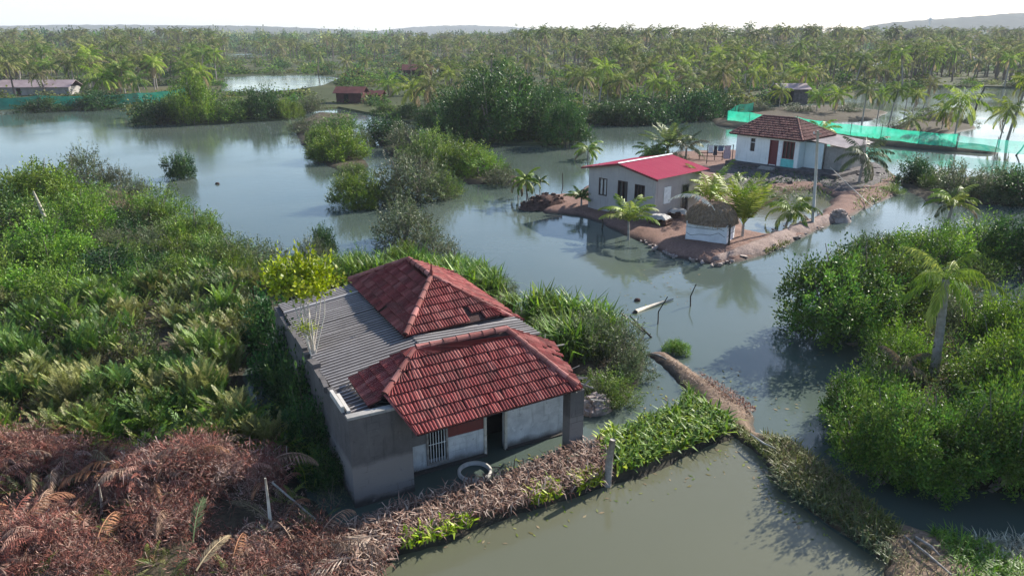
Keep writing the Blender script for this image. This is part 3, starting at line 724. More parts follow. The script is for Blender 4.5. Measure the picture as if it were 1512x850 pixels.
sh = corrugated('corrugated_roof', .16, 3.3, .22, 10.5, lambda X, Y: 2.56 + X * .13 - np.maximum(0, Y - 9) * .05 - np.clip(1.9 - Y, 0, 2) * .5 * np.clip(X - .9, 0, 1), .20, .042, M['sheet'], FH, 'x', 1.05, 3)
corrugated('corrugated_sheet', 3.3, 7.35, 2.45, 4.75, lambda X, Y: 2.995 - (X - 3.3) * .03, .20, .042, M['sheet'], sh, 'x', 1.05, 4)
# broken rafters at the two collapsed corners
q = np.random.default_rng(4)
for c, nn in (((7.4, 4.9, 2.3), 12), ((7.2, .5, 2.0), 10), ((7.4, 2.8, 2.2), 10)):
    for k in range(nn):
        a = np.array(c) + q.normal(0, (.28, .4, .1)); d = np.array([q.normal(.5, .3), q.normal(-.1, .7), q.normal(-.2, .25)]); d /= np.linalg.norm(d); MB().tube([a, a + d * q.uniform(.25, .6)], q.uniform(.012, .03), 5).build('broken_rafter', M['grey_wood'], FH)

# ================================================================== house with the pink-red metal roof
PH = thing('plastered_house', 'small grey plastered house under a bright pinkish red metal roof with white ridge', 'house', G(868, 307, .35), R(-47.5))
Lx, Dy, h0, h1 = 6.0, 5.3, 3.0, 3.58
def wall_holes(mb, x0, x1, y0, y1, z0, z1, holes, axis='x'):
    """wall slab along axis with rectangular openings (a0,a1,z0,z1)"""
    A0, A1 = (x0, x1) if axis == 'x' else (y0, y1); cuts = sorted(holes); pos = A0
    def bx(a, b, za, zb):
        if b - a < 1e-3 or zb - za < 1e-3: return
        mb.box((a, y0, za), (b, y1, zb)) if axis == 'x' else mb.box((x0, a, za), (x1, b, zb))
    for a, b, za, zb in cuts:
        bx(pos, a, z0, z1); bx(a, b, z0, za); bx(a, b, zb, z1); pos = b
    bx(pos, A1, z0, z1)
W3 = [(1.0, 1.75, 1.15, 2.4), (2.75, 3.6, 1.05, 2.45), (4.25, 5.1, 1.35, 2.4)]
pw = MB(); wall_holes(pw, 0, Lx, 0, .15, -.6, h0, W3)
wall_holes(pw, Lx - .15, Lx, .15, Dy, -.6, h0, [(.95, 1.75, 1.1, 2.3), (3.0, 3.9, .1, 2.2)], 'y')
pw.box((0, .15, -.6), (.15, Dy, h0)); pw.box((.15, Dy - .15, -.6), (Lx - .15, Dy, h0))
pw.add([(0, 0, h0), (Lx, 0, h0), (Lx / 2, 0, h1), (0, .15, h0), (Lx, .15, h0), (Lx / 2, .15, h1)], [(0, 1, 2), (5, 4, 3), (0, 2, 5, 3), (1, 4, 5, 2)])
pw.build('wall', M['pink_wall'], PH)
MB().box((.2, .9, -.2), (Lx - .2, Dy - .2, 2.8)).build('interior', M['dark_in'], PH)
M['dark_frame'] = mat_plain('dark_frame', (.05, .028, .026), .6)
def window(parent, x0, x1, z0, z1, y, mul=1, fr=M['dark_frame'], pane=M['window_dark'], axis='x', bars_=0, t=.06):
    f = MB(); P_ = []
    def bx(a, b, c, d, y0, y1):
        return f.box((a, y0, c), (b, y1, d)) if axis == 'x' else f.box((y0, a, c), (y1, b, d))
    bx(x0, x1, z0, z0 + t, y - .03, y + .09); bx(x0, x1, z1 - t, z1, y - .03, y + .09); bx(x0, x0 + t, z0 + t, z1 - t, y - .03, y + .09); bx(x1 - t, x1, z0 + t, z1 - t, y - .03, y + .09)
    for k in range(1, mul + 1):
        c = x0 + (x1 - x0) * k / (mul + 1); bx(c - t / 2, c + t / 2, z0 + t, z1 - t, y - .02, y + .08)
    o = f.build('window', fr, parent)
    g = MB(); f = g; bx(x0 + t, x1 - t, z0 + t, z1 - t, y + .09, y + .12); g.build('pane', pane, o)
    return o
M['pale_pane'] = mat_plain('pale_shutter', (.55, .52, .50), .5)
window(PH, 1.0, 1.75, 1.15, 2.4, .0, 1, M['dark_frame'], M['pale_pane']); window(PH, 2.75, 3.6, 1.05, 2.45, .0, 1); window(PH, 4.25, 5.1, 1.35, 2.4, .0, 2)
sb = MB(); sb.box((Lx - .02, .97, 1.12), (Lx + .03, 1.73, 2.28)); sb.build('window_cover', M['white_paint'], PH)
db = MB(); db.box((Lx - .02, 3.0, .1), (Lx + .04, 3.07, 2.2)); db.box((Lx - .02, 3.83, .1), (Lx + .04, 3.9, 2.2)); db.box((Lx - .02, 3.07, 2.13), (Lx + .04, 3.83, 2.2)); dd = db.build('door', M['grey_wood'], PH)
MB().box((Lx - .10, 3.07, .1), (Lx - .06, 3.83, 2.13)).build('door_leaf', M['window_dark'], dd)
ov = .42
def zroof(X, Y): return h1 + .12 - np.abs(X - Lx / 2) * ((h1 - h0) / (Lx / 2))
rf = corrugated('roof', -ov, Lx + ov, -ov, Dy + ov, zroof, .2, .012, M['red_metal'], PH, 'y')
ze = h1 + .10 - (Lx / 2 + ov) * (h1 - h0) / (Lx / 2)
for yy in (-ov, Dy + ov - .04):
    V = [(-ov, yy, ze), (Lx / 2, yy, h1 + .10), (Lx + ov, yy, ze), (Lx + ov, yy, ze - .12), (Lx / 2, yy, h1 - .02), (-ov, yy, ze - .12)]; V += [(x, y + .04, z) for x, y, z in V]
    MB().add(V, [(0, 5, 4, 1), (1, 4, 3, 2), (7, 10, 11, 6), (8, 9, 10, 7), (0, 1, 7, 6), (1, 2, 8, 7), (5, 11, 10, 4), (4, 10, 9, 3), (0, 6, 11, 5), (2, 3, 9, 8)]).build('fascia', M['maroon'], rf)
rc = MB()
for sx in (-1, 1): rc.add([(Lx / 2, -ov - .03, h1 + .185), (Lx / 2 + sx * .13, -ov - .03, h1 + .14), (Lx / 2 + sx * .13, Dy + ov + .03, h1 + .14), (Lx / 2, Dy + ov + .03, h1 + .185)], [(0, 1, 2, 3) if sx < 0 else (3, 2, 1, 0)])
rc.build('ridge_cap', M['white_paint'], rf)
st = MB(); st.box((Lx, 2.8, -.3), (Lx + .7, 4.2, .06)); st.build('doorstep', M['concrete'], PH)

# ================================================================== white house with the dark tiled roof
WH = thing('white_house', 'white house with dark red tiled hip roof raised on a dark rubble plinth', 'house', G(1085, 236.5, .8), R(-47.5))
Lw, Dw, hw = 6.4, 5.6, 2.62
ww = MB(); wall_holes(ww, 0, Lw, 0, .16, -.2, hw, [(1.45, 2.05, 1.0, 2.35), (3.55, 4.35, .05, 2.3), (4.85, 6.0, .75, 2.35)])
ww.box((0, .16, -.2), (.16, Dw, hw)); ww.box((.16, Dw - .16, -.2), (Lw - .16, Dw, hw)); ww.build('wall', M['white_wall'], WH)
ws = MB(); ws.box((Lw - .16, .16, -.2), (Lw, Dw, hw)); ws.build('side_wall', M['pale_blue_wall'], WH)
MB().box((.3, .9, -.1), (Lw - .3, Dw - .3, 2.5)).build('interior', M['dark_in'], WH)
window(WH, 1.45, 2.05, 1.0, 2.35, .0, 0, M['white_paint']); window(WH, 4.85, 6.0, .75, 2.35, .0, 2, M['maroon'])
MB().box((1.5, -.03, 1.88), (2.0, .02, 1.93)).build('window_sill', M['white_paint'], WH)
MB().box((4.8, -.04, .0), (6.05, -.003, .72)).build('painted_dado', M['turq'], WH)
d0 = MB(); d0.box((3.52, -.03, 0), (3.60, .10, 2.33)); d0.box((4.30, -.03, 0), (4.38, .10, 2.33)); d0.box((3.60, -.03, 2.25), (4.30, .10, 2.33)); d0 = d0.build('door', M['maroon'], WH)
d1 = MB(); d1.box((3.6, .09, .05), (4.3, .13, 2.25)); d1.build('door_leaf', M['maroon'], d0)
MB().box((4.42, -.06, .02), (4.76, -.004, 2.2)).build('white_pilaster', M['white_paint'], WH)
DT = [(.115, .045, .045), (.095, .035, .036), (.135, .058, .052), (.16, .075, .065)]
wr = ([], []); o_ = .55; e = hw - .02; k0, k1 = (1.0, Dw / 2, 4.15), (Lw - 1.9, Dw / 2, 4.15)
c00, c10, c11, c01 = (-o_, -o_, e), (Lw + o_, -o_, e), (Lw + o_, Dw + o_, e), (-o_, Dw + o_, e)
kw_ = dict(pal=DT, tw=.26, te=.4, ribs=1)
slope(wr, c00, c10, k0, k1, 31, **kw_); slope(wr, c10, c11, k1, (k1[0], k1[1] + .05, k1[2]), 32, **kw_); slope(wr, c11, c01, k1, k0, 33, **kw_); slope(wr, c01, c00, (k0[0], k0[1] + .05, k0[2]), k0, 34, **kw_)
wro = tilemesh('tiled_roof', wr, WH)
vv = [caps(a, b, n, .09, 40 + i, ((.20, .09, .075), (.26, .13, .11))) for i, (a, b, n) in enumerate([(k0, k1, 7), (c00, k0, 9), (c10, k1, 9), (c11, k1, 9)])]
link('ridge_tiles', quads_mesh('ridge_tiles', np.concatenate([q[0] for q in vv]), np.concatenate([q[1] for q in vv])), M['tile'], wro)
# lean-to wing on the right with a pale flat sheet roof
MB().box((Lw + .02, 1.2, -.2), (Lw + 1.75, 1.35, 2.3)).build('wing_front', M['pale_blue_wall'], WH)
wg = MB(); wg.box((Lw + 1.75, 1.6, -.2), (Lw + 3.4, 1.75, 2.05)); wg.box((Lw + 3.25, 1.75, -.2), (Lw + 3.4, 6.4, 2.05)); wg.box((Lw + .02, 6.25, -.2), (Lw + 3.25, 6.4, 2.05)); wg.build('wing_wall', M['concrete'], WH)
M['tan_sheet'] = mat_noise('tan_sheet', [(.3, (.34, .27, .25)), (.7, (.50, .42, .39))], 1.2, .7, .3, .1, 'obj')
wgo = corrugated('wing_roof', Lw - .1, Lw + 3.9, 1.1, 6.9, lambda X, Y: 2.55 - (X - Lw) * .11, .18, .02, M['tan_sheet'], WH, 'x')
pb = MB(); pb.box((-.5, -.9, -1.2), (Lw + 4.2, Dw + .8, -.004)); pb.box((.6, -1.9, -1.2), (Lw + .5, -.9, -.25)); pbo = pb.build('plinth', M['rubble'], WH)
sp = MB()
for k in range(3): sp.box((3.3 + k * .03, -1.5 + k * .2, -.24 + k * .08), (4.8 - k * .03, -.91 - k * .004, -.16 + k * .08))
sp.build('steps', M['concrete'], WH)
# ------------------------------------------------------------------ small things around the houses
M['net'] = None
def mat_net(name, col, open_):
    m, nt, out = newmat(name)
    v = geo_pos(nt); c = mixc(nt, ramp(nt, noise(nt, v, .9, 4), [(.35, (0, 0, 0)), (.65, (1, 1, 1))]), tuple(x * .62 for x in col), col)
    d = nt.nodes.new('ShaderNodeBsdfDiffuse'); L(nt, c, d.inputs[0])
    t = nt.nodes.new('ShaderNodeBsdfTranslucent'); L(nt, c, t.inputs[0])
    mx = nt.nodes.new('ShaderNodeMixShader'); mx.inputs[0].default_value = .6; L(nt, d.outputs[0], mx.inputs[1]); L(nt, t.outputs[0], mx.inputs[2])
    tr = nt.nodes.new('ShaderNodeBsdfTransparent'); m2 = nt.nodes.new('ShaderNodeMixShader'); m2.inputs[0].default_value = open_
    L(nt, mx.outputs[0], m2.inputs[1]); L(nt, tr.outputs[0], m2.inputs[2]); L(nt, m2.outputs[0], out.inputs[0]); return m
M['net'] = mat_net('green_net', (.035, .56, .37), .28); M['net_thin'] = mat_net('thin_green_net', (.05, .50, .38), .55); M['net_dark'] = mat_net('teal_net', (.02, .33, .25), .2)
M['tarp'] = mat_noise('white_tarp', [(.3, (.62, .62, .64)), (.7, (.80, .80, .82))], 2, .5, .4, .5, 'geo', .05)
M['grey_tarp'] = mat_noise('grey_tarp', [(.3, (.30, .29, .28)), (.7, (.52, .50, .48))], 2.5, .7, .2, .6, 'geo', .05)
M['thatch'] = mat_noise('thatch', [(.3, (.15, .105, .075)), (.7, (.36, .26, .19))], 7, .95, .1, 1.0, 'geo', .06)
M['husk'] = mat_noise('coconut_husk', [(.3, (.035, .022, .02)), (.7, (.14, .085, .07))], 5, .95, .1, .8, 'geo', .05)

def net_fence(name, label, pix, h, mat, step=2.4, z=.5, seed=1, lowmat=None):
    r = np.random.default_rng(seed); pts = [G(x, y, z) for x, y in pix]
    t = thing(name, label, 'net fence', pts[0]); o = pts[0]
    P = [];
    for a, b in zip(pts[:-1], pts[1:]):
        n = max(1, int(np.linalg.norm(b - a) / step)); P += [a + (b - a) * k / n for k in range(n)]
    P.append(pts[-1]); P = [p - o for p in P]
    V = []
    hs = [h * r.uniform(.88, 1.08) for _ in P]
    for i in range(len(P) - 1):
        for s in range(4):
            f0, f1 = s / 4, (s + 1) / 4
            def q(f, top):
                p = P[i] + (P[i + 1] - P[i]) * f; sag = math.sin(f * math.pi)
                hh = hs[i] * (1 - f) + hs[i + 1] * f - .16 * sag * h / 2; off = .12 * sag * r.uniform(.5, 1)
                return [p[0] + off * .3, p[1] + off, p[2] + (hh if top else -.05)]
            V += [q(f0, 0), q(f1, 0), q(f1, 1), q(f0, 1)]
    me = quads_mesh('net_panel', np.array(V)); me.materials.append(mat); put('net_panel', me, t)
    for i, p in enumerate(P):
        MB().tube([p + np.array([0, .03, -.7]), p + np.array([r.normal(0, .05), .03, hs[i] + r.uniform(.05, .3)])], .035, 6).build('post', M['dark_wood'], t)
    return t
net_fence('green_net_fence', 'bright turquoise green net fence along the dark bund behind the white house', [(1074, 178), (1140, 186), (1214, 195), (1300, 206), (1356, 212), (1412, 217)], 1.45, M['net'], 3.2, seed=1)
net_fence('green_net_fence', 'thin see-through green net fence at the right end of the bund', [(1413, 217.3), (1470, 224), (1560, 232)], 1.4, M['net_thin'], 3.0, seed=2)
net_fence('green_net_fence', 'short bright green net running back from the corner behind the white house roof', [(1073, 177), (1090, 167), (1112, 163)], 1.4, M['net'], 3.5, seed=3)
net_fence('teal_net_fence', 'dark teal green net fence along the far left shore below the long shed', [(-60, 165), (0, 162), (60, 159), (140, 156), (205, 153), (275, 146)], 1.9, M['net_dark'], 4.5, seed=4)

# far buildings
def hut(name, label, px, py, rot, lx, ly, hw, hr, wallm, roofm, door=True, cat='hut', open_=0, z=.3):
    t = thing(name, label, cat, G(px, py, z), R(rot)); w = MB()
    wall_holes(w, 0, lx, 0, .12, -.3, hw, [(lx * .3, lx * .3 + .9, .05, hw * .85)] if door else []); w.box((0, .12, -.3), (.12, ly, hw)); w.box((lx - .12, .12, -.3), (lx, ly, hw)); w.box((.12, ly - .12, -.3), (lx - .12, ly, hw))
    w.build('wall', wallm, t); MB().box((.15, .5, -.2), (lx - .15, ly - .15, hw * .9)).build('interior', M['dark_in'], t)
    o = .5; r_ = MB(); zr = hw + hr
    for A, B in (((-o, -o), (lx + o, -o)), ((lx + o, ly + o), (-o, ly + o))):
        r_.prism([(A[0], A[1], hw - .05), (B[0], B[1], hw - .05), (B[0], ly / 2, zr), (A[0], ly / 2, zr)], .08)
    r_.build('roof', roofm, t); return t
M['old_roof'] = mat_noise('faded_roof', [(.3, (.24, .18, .19)), (.7, (.38, .30, .31))], .5, .8, .2, .2, 'obj')
M['brown_wall'] = mat_noise('brown_wall', [(.3, (.05, .02, .019)), (.7, (.11, .045, .04))], .8, .9, .1, .3, 'obj')
M['red_roof'] = mat_noise('dull_red_roof', [(.3, (.07, .026, .027)), (.7, (.14, .055, .05))], .8, .9, .1, .4, 'obj')
hut('long_shed', 'long low shed with faded pinkish grey roof behind the teal net at the far left', -8, 141, 2, 15.5, 5, 1.7, 1.3, M['concrete'], M['old_roof'], cat='shed')
hut('red_hut', 'small brown hut with dull red roof beside the far channel', 497, 152.5, -6, 4.8, 3.6, 1.9, 1.0, M['brown_wall'], M['red_roof'])
hut('lean_to_hut', 'low open brown shed just right of the red-roofed hut', 536, 150, -4, 3.4, 2.6, 1.3, .7, M['brown_wall'], M['red_roof'])
hut('far_hut', 'tiny red-brown hut among the far scrub beyond the dark mangroves', 596, 113, 4, 8.5, 5, 1.9, 1.5, M['brown_wall'], M['red_roof'])
hut('grey_hut', 'grey hut with dark opening under palms behind the green net', 1152, 152, 5, 5.2, 4, 2.5, .9, M['rubble'], M['old_roof'])
hut('white_roofed_hut', 'far hut with pale bluish roof among the right-hand palms', 1268, 108, 3, 8.0, 5, 2.0, 1.6, M['pale_concrete'], M['white_paint'])
hut('distant_house', 'tiny pale house on the far right shore below the hill', 1410, 98, 0, 12, 7, 3, 2.2, M['pale_concrete'], M['old_roof'], cat='house')
# slim mast on the right skyline
t = thing('radio_mast', 'slim pale mast rising over the far palms below the hill', 'mast', G(1367, 68, .3)); MB().tube([(0, 0, 0), (0, 0, 30)], [1.0, .4], 6).build('mast_pole', M['white_paint'], t); MB().box((-1.2, -1.2, 26), (1.2, 1.2, 28)).build('mast_head', M['white_paint'], t)

# thatched hut with white cloth sides
t = thing('thatched_hut', 'squat hut with brown thatched dome above cracked white walls', 'hut', G(1048, 351, .42), R(-30))
hw_ = 1.15; tw_, td_ = 2.55, 1.9
b = MB(); b.box((-tw_/2, -td_/2, -.3), (tw_/2, td_/2, hw_)); bo = b.build('wall', M['tarp'], t)
cr = MB(); q = np.random.default_rng(3)
for z0 in (.42, .8):
    x = -tw_ / 2 + .02; z = z0
    while x < tw_ / 2 - .3:
        l = q.uniform(.25, .6); z2 = z0 + q.normal(0, .06); cr.tube([(x, -td_/2 - .006, z), (min(x + l, tw_/2), -td_/2 - .006, z2)], .012, 5); x += l; z = z2
    cr.tube([(tw_/2 + .006, -td_/2, z0), (tw_/2 + .006, 0, z0 + .05), (tw_/2 + .006, td_/2, z0 - .03)], .012, 5)
cr.build('wall_crack', M['dark_wood'], bo)
nu, nv = 40, 10; V = []; F = []
for j in range(nv + 1):
    f = j / nv; rr = math.cos(f * math.pi / 2) ** .7 if f < 1 else 0
    for i in range(nu):
        a = 2 * math.pi * i / nu; k = 1 + q.normal(0, .03); sx = np.sign(math.cos(a)) * abs(math.cos(a)) ** .75; sy = np.sign(math.sin(a)) * abs(math.sin(a)) ** .75
        V.append((sx * (tw_/2 + .28) * rr * k, sy * (td_/2 + .28) * rr * k, hw_ - .12 + 1.25 * math.sin(f * math.pi / 2) + q.normal(0, .02)))
for j in range(nv):
    for i in range(nu): F.append((j*nu+i, j*nu+(i+1) % nu, (j+1)*nu+(i+1) % nu, (j+1)*nu+i))
F.append(tuple(range(nu))[::-1]); th_ = MB().add(V, F).build('thatch', M['thatch'], t)
# straw tufts that make the thatch shaggy
pp_ = []; zz_ = []; r = np.random.default_rng(8)
Vb = []; Tb = []
for k in range(1500):
    f = r.uniform(0, .97); a = r.uniform(0, 6.28); rr = math.cos(f * math.pi / 2) ** .7
    sx = np.sign(math.cos(a)) * abs(math.cos(a)) ** .75; sy = np.sign(math.sin(a)) * abs(math.sin(a)) ** .75
    p = np.array([sx * (tw_/2 + .29) * rr, sy * (td_/2 + .29) * rr, hw_ - .1 + 1.26 * math.sin(f * math.pi / 2)])
    d = np.array([sx, sy, -.7 - .5 * (1 - f)]) + r.normal(0, .25, 3); d /= np.linalg.norm(d); s = np.cross(d, (0, 0, 1.)); s /= np.linalg.norm(s) + 1e-6; l = r.uniform(.12, .3)
    Vb += [p - s * .012, p + s * .012, p + d * l + s * .006, p + d * l - s * .006]; c = np.array(PAL['dry'][r.integers(3)]) * r.uniform(.8, 1.6) * np.array([1.05, .95, .9]); Tb += [c] * 4
me = quads_mesh('straw', np.array(Vb), np.array(Tb)); me.materials.append(M['dry_leaf']); put('straw', me, th_)
po = MB(); po.tube([(tw_/2 + .2, -td_/2 - .1, -.4), (tw_/2 + .15, -td_/2 - .1, 1.3)], .06, 7); po.build('post', M['dark_wood'], t)

# pale dead frond fallen over the thatch
def lying_frond(label, p, az, Lr, pal, seed, th0=.35, droop=.7, name='fallen_palm_frond', hang=.3, leafW=.018, leafL=None, group=None, npair=30, mat='dry_leaf'):
    t = None; V, T = frond_np(seed, Lr, th0, th0 - droop, npair, leafL or Lr * .2, leafW, pal, hang, .022, 1.0, .9, .8)
    me = quads_mesh(name, V, T); me.materials.append(M[mat]); o = bpy.data.objects.new(name, me); C.objects.link(o); o.location = tuple(p); o.rotation_euler.z = az
    tag(o, label, 'palm frond', group); return o
lying_frond('pale dead palm frond arching up from the top of the thatched hut', np.array(t.location) + np.array([-.1, -1.0, 1.95]), R(158), 3.3, [(.62, .60, .53), (.70, .67, .60)], 5, 1.0, 1.7, leafL=.38, leafW=.05, hang=.8)

# utility pole and guy wire
b0 = G(1201, 325, .55); t = thing('utility_pole', 'tall pale concrete pole standing on the causeway in front of the white house', 'utility pole', b0)
MB().tube([(0, 0, -.6), (-.25, 0, 3), (-.5, 0, 6.0)], [.11, .095, .075], 10).build('pole', M['pale_concrete'], t, True)
MB().tube([(-.75, .06, 5.75), (-.25, -.06, 5.78)], .035, 6).build('crossbar', M['grey_wood'], t); MB().tube([(-.72, .05, 5.79), (-.72, .05, 5.9)], .04, 6).build('insulator', M['white_paint'], t)
a, b = G(1226, 247, 1.2), G(1289, 306, .3)
tag(MB().tube([a, (a + b) / 2 - np.array([0, 0, .05]), b], .035, 6).build('bamboo_strut', M['pale_bark']), 'thin pale strut slanting from the white house down to the bank', 'strut')
# thin drop cable from pole to the pink roofed house eave is not visible in the photo: left out

# white covered heaps beside the grey plastered house
def covered_heap(px, py, rot, lx, ly, h, label, seed):
    t = thing('covered_heap', label, 'heap', G(px, py, .42), R(rot), 'white covered heaps beside the plastered house'); r = np.random.default_rng(seed)
    for k in range(9):
        x = r.uniform(-lx * .45, lx * .45); rad = r.uniform(.10, .17); MB().tube([(x, -ly * .5, rad + (k % 2) * .2 - .03), (x + r.normal(0, .1), ly * .5, rad + (k % 2) * .2 - .03)], rad, 8).build('log', M['husk'], t)
    X, Y = np.meshgrid(np.linspace(-1, 1, 22), np.linspace(-1, 1, 16)); Z = h * (1 - .35 * np.maximum(np.abs(X) ** 6, np.abs(Y) ** 6)) + .05 * wav(np.stack([X.ravel() * 3, Y.ravel() * 3], -1), 2.0, seed).reshape(X.shape)
    link('tarpaulin', grid_mesh('tarpaulin', X * lx * .46, Y * ly * .5, Z), M['grey_tarp'], t)
covered_heap(973, 330, -40, 1.5, .9, .62, 'white sheet over dark logs nearest the corner of the plastered house', 1)
covered_heap(1000, 321, -20, 1.3, .9, .6, 'white sheet over dark logs below the door of the plastered house', 2)
tag(MB().tube([G(946, 315, .9), G(968, 303, 1.3)], .03, 6).build('leaning_pipe', M['white_paint']), 'thin white pipe leaning against the wall of the plastered house', 'pipe')

# dark husk mound at the tip of the plot
def mound(px, py, rx, ry, h, rot, mat, label, name, cat, seed, z=.3, nst=60, smat=None):
    t = thing(name, label, cat, G(px, py, z), R(rot)); r = np.random.default_rng(seed)
    X, Y = np.meshgrid(np.linspace(-1.1, 1.1, 40), np.linspace(-1.1, 1.1, 40)); rr = np.sqrt(X ** 2 + Y ** 2)
    Z = h * np.clip(1 - rr ** 2, -.3, 1) ** 1.0 + .12 * h * wav(np.stack([X.ravel(), Y.ravel()], -1) * 2, 3, seed).reshape(X.shape)
    link('heap', grid_mesh('heap', X * rx, Y * ry, Z - .05, rr < 1.12), mat, t)
    mb = MB()
    for k in range(nst):
        a = r.uniform(0, 6.28); q_ = math.sqrt(r.uniform(0, 1)); s = r.uniform(.06, .17); c = np.array([q_ * math.cos(a) * rx, q_ * math.sin(a) * ry, h * (1 - q_ * q_) + s * .2])
        Pn = r.normal(size=(8, 3)) * .18; base = np.array([(x, y, z_) for x in (-1, 1) for y in (-1, 1) for z_ in (-1, 1)]) * .6 + Pn
        mb.add(base * s + c, [(0, 1, 3, 2), (4, 6, 7, 5), (0, 4, 5, 1), (2, 3, 7, 6), (0, 2, 6, 4), (1, 5, 7, 3)])
    o = mb.build('rubble', smat or mat, t); tag(o, kind='stuff'); return t
mound(806, 301, 1.9, 1.0, .75, 15, M['husk'], 'dark heap of coconut husks at the watery tip of the house plot', 'husk_heap', 'heap', 1)
mound(880, 604, .6, .4, .5, 20, M['stone'], 'pale broken masonry heap against the right corner of the flooded house', 'rubble_heap', 'rubble', 2, .05, 70)
mound(1238, 322, .8, .6, .55, 0, M['stone'], 'pale stones heaped where the causeway meets the bank', 'stone_heap', 'stones', 3, .2, 40)
# driftwood and poles around the plot tip
def pole(name, label, cat, pts, rad, mat, group=None):
    o = MB().tube(pts, rad, 7).build(name, M[mat], smooth=True); return tag(o, label, cat, group)
def wpt(px, py, z): return G(px, py, z)
def stick(px, py, h, lean, rad, label, mat='dark_wood', name='wooden_stake', cat='stake', bend=.1):
    p = G(px, py, 0); L_ = np.array([lean[0], lean[1], h]); b = np.array([bend, 0, 0])
    return pole(name, label, cat, [p - L_ * .25, p + L_ * .45 + b, p + L_], [rad, rad * .85, rad * .6], mat)
stick(828, 290, 1.9, (.1, 0), .045, 'dark upright stake behind the husk heap')
stick(779, 308, 1.5, (-.1, .1), .05, 'dark stake standing in water under the young palm at the plot tip')
stick(888, 337, .8, (0, 0), .06, 'short dark stake in the water below the corner of the plastered house')
stick(974, 478, 1.25, (.32, .2), .035, 'bent dark branch standing in front of the floating white log', bend=-.22)
stick(1021, 452, 1.05, (.2, .25), .04, 'crooked dark stick in open water below the house plot', bend=-.15)
a, b = G(938, 460, .03), G(994, 441, .06)
pole('floating_log', 'pale white log floating in the water with a dark stump end', 'log', [a, (a + b) / 2 + np.array([0, 0, .02]), b], [.10, .075, .035], 'pale_bark')
stick(937, 462, .12, (.1, 0), .12, 'dark sawn stump at the near end of the floating log', name='tree_stump', cat='stump', bend=0)
a = G(953, 492, .0); pole('leaning_pole', 'pale bare pole leaning out over the water from the shrubs right of the flooded house', 'pole', [a, G(917, 462, 1.1)], [.05, .035], 'grey_wood')
a = G(962, 498, .0); pole('leaning_pole', 'dark bare pole leaning beside the pale one right of the flooded house', 'pole', [a, G(930, 466, .9)], [.045, .03], 'dark_wood')
a = G(958, 522, .1); pole('leaning_pole', 'grey stick lying at the start of the muddy path', 'pole', [a, G(972, 524, .45), G(984, 530, .4)], [.05, .045, .03], 'grey_wood')
def floater(px, py, s, label, mat='husk', name='floating_coconut', cat='coconut'):
    n = 10; V = []; F = []; p = G(px, py, 0)
    for j in range(6):
        f = -math.pi / 2 + math.pi * j / 5
        for i in range(n): a = 6.283 * i / n; V.append((s * 1.2 * math.cos(f) * math.cos(a), s * .9 * math.cos(f) * math.sin(a), s * .85 * math.sin(f) + s * .2))
    for j in range(5):
        for i in range(n): F.append((j*n+i, j*n+(i+1) % n, (j+1)*n+(i+1) % n, (j+1)*n+i))
    return tag(MB().add(V, F).build(name, M[mat], loc=p, smooth=True), label, cat)
floater(941, 444, .14, 'dark coconut floating left of the white log')
floater(321, 272, .17, 'small dark lump floating in the open lagoon', name='floating_debris', cat='debris')

# concrete well ring in the flood
t = thing('well_ring', 'pale concrete well ring poking out of the dark floodwater', 'well', G(701, 698, 0.0)); nn = 36; V = []; F = []
for i in range(nn):
    a = 6.283185 * i / nn; c, s = math.cos(a), math.sin(a)
    V += [(c * .52, s * .52, -.4), (c * .52, s * .52, .09), (c * .50, s * .50, .115), (c * .455, s * .455, .115), (c * .43, s * .43, .09), (c * .43, s * .43, -.4)]
for i in range(nn):
    for k in range(5): F.append((i*6+k, ((i+1) % nn)*6+k, ((i+1) % nn)*6+k+1, i*6+k+1))
MB().add(V, F).build('ring', M['pale_concrete'], t, True)
# weathered post at the bund corner
p = G(897, 712, .1); MB_ = MB().tube([(0, 0, -.6), (.02, 0, .7), (.10, .02, 1.42)], [.125, .11, .085], 9)
tag(MB_.build('weathered_post', M['grey_wood'], loc=p, smooth=True), 'thick weathered wooden post at the corner of the bund', 'post')
# sticks and stumps in the left thicket
a = G(75, 352, .3); pole('dead_tree', 'broken pale bare trunk sticking out of the left thicket', 'dead tree', [a, a + np.array([-.15, 0, 1.6]), a + np.array([-.55, .1, 3.0])], [.16, .12, .06], 'pale_bark')
a, b = G(402, 712, .9), G(488, 785, .2); pole('fallen_pole', 'long thin grey pole slanting down into the dark water left of the flooded house', 'pole', [a, b], [.03, .025], 'grey_wood')
a = G(150, 760, .3); pole('bare_branch', 'thin pale dead branch leaning through the brown ferns', 'branch', [a, G(150, 740, .7), G(146, 715, 1.5)], [.04, .035, .015], 'pale_bark')
a = G(400, 780, .3); pole('bare_branch', 'short pale upright stalk at the right edge of the brown ferns', 'branch', [a, a + np.array([.02, 0, .8]), a + np.array([.0, .05, 1.5])], [.05, .04, .025], 'pale_bark')
a = G(1508, 415, .1); pole('dark_post', 'dark leaning post in the water at the right edge', 'post', [a - np.array([0, 0, .5]), a + np.array([.1, 0, 1.3])], [.12, .1], 'dark_wood')
a = G(1437, 172, .2); pole('dead_tree', 'crownless leaning palm trunk on the islet beyond the green net', 'dead tree', [a - np.array([0, 0, .5]), a + np.array([.3, 0, 2.4]), a + np.array([.9, 0, 4.4])], [.16, .14, .1], 'dark_wood')
a = G(1498, 228, .1); pole('bent_branch', 'crooked dark branch in the water at the end of the net bund', 'branch', [a - np.array([0, 0, .4]), a + np.array([.6, 0, .5]), a + np.array([1.1, 0, 1.6])], [.1, .08, .04], 'dark_wood')
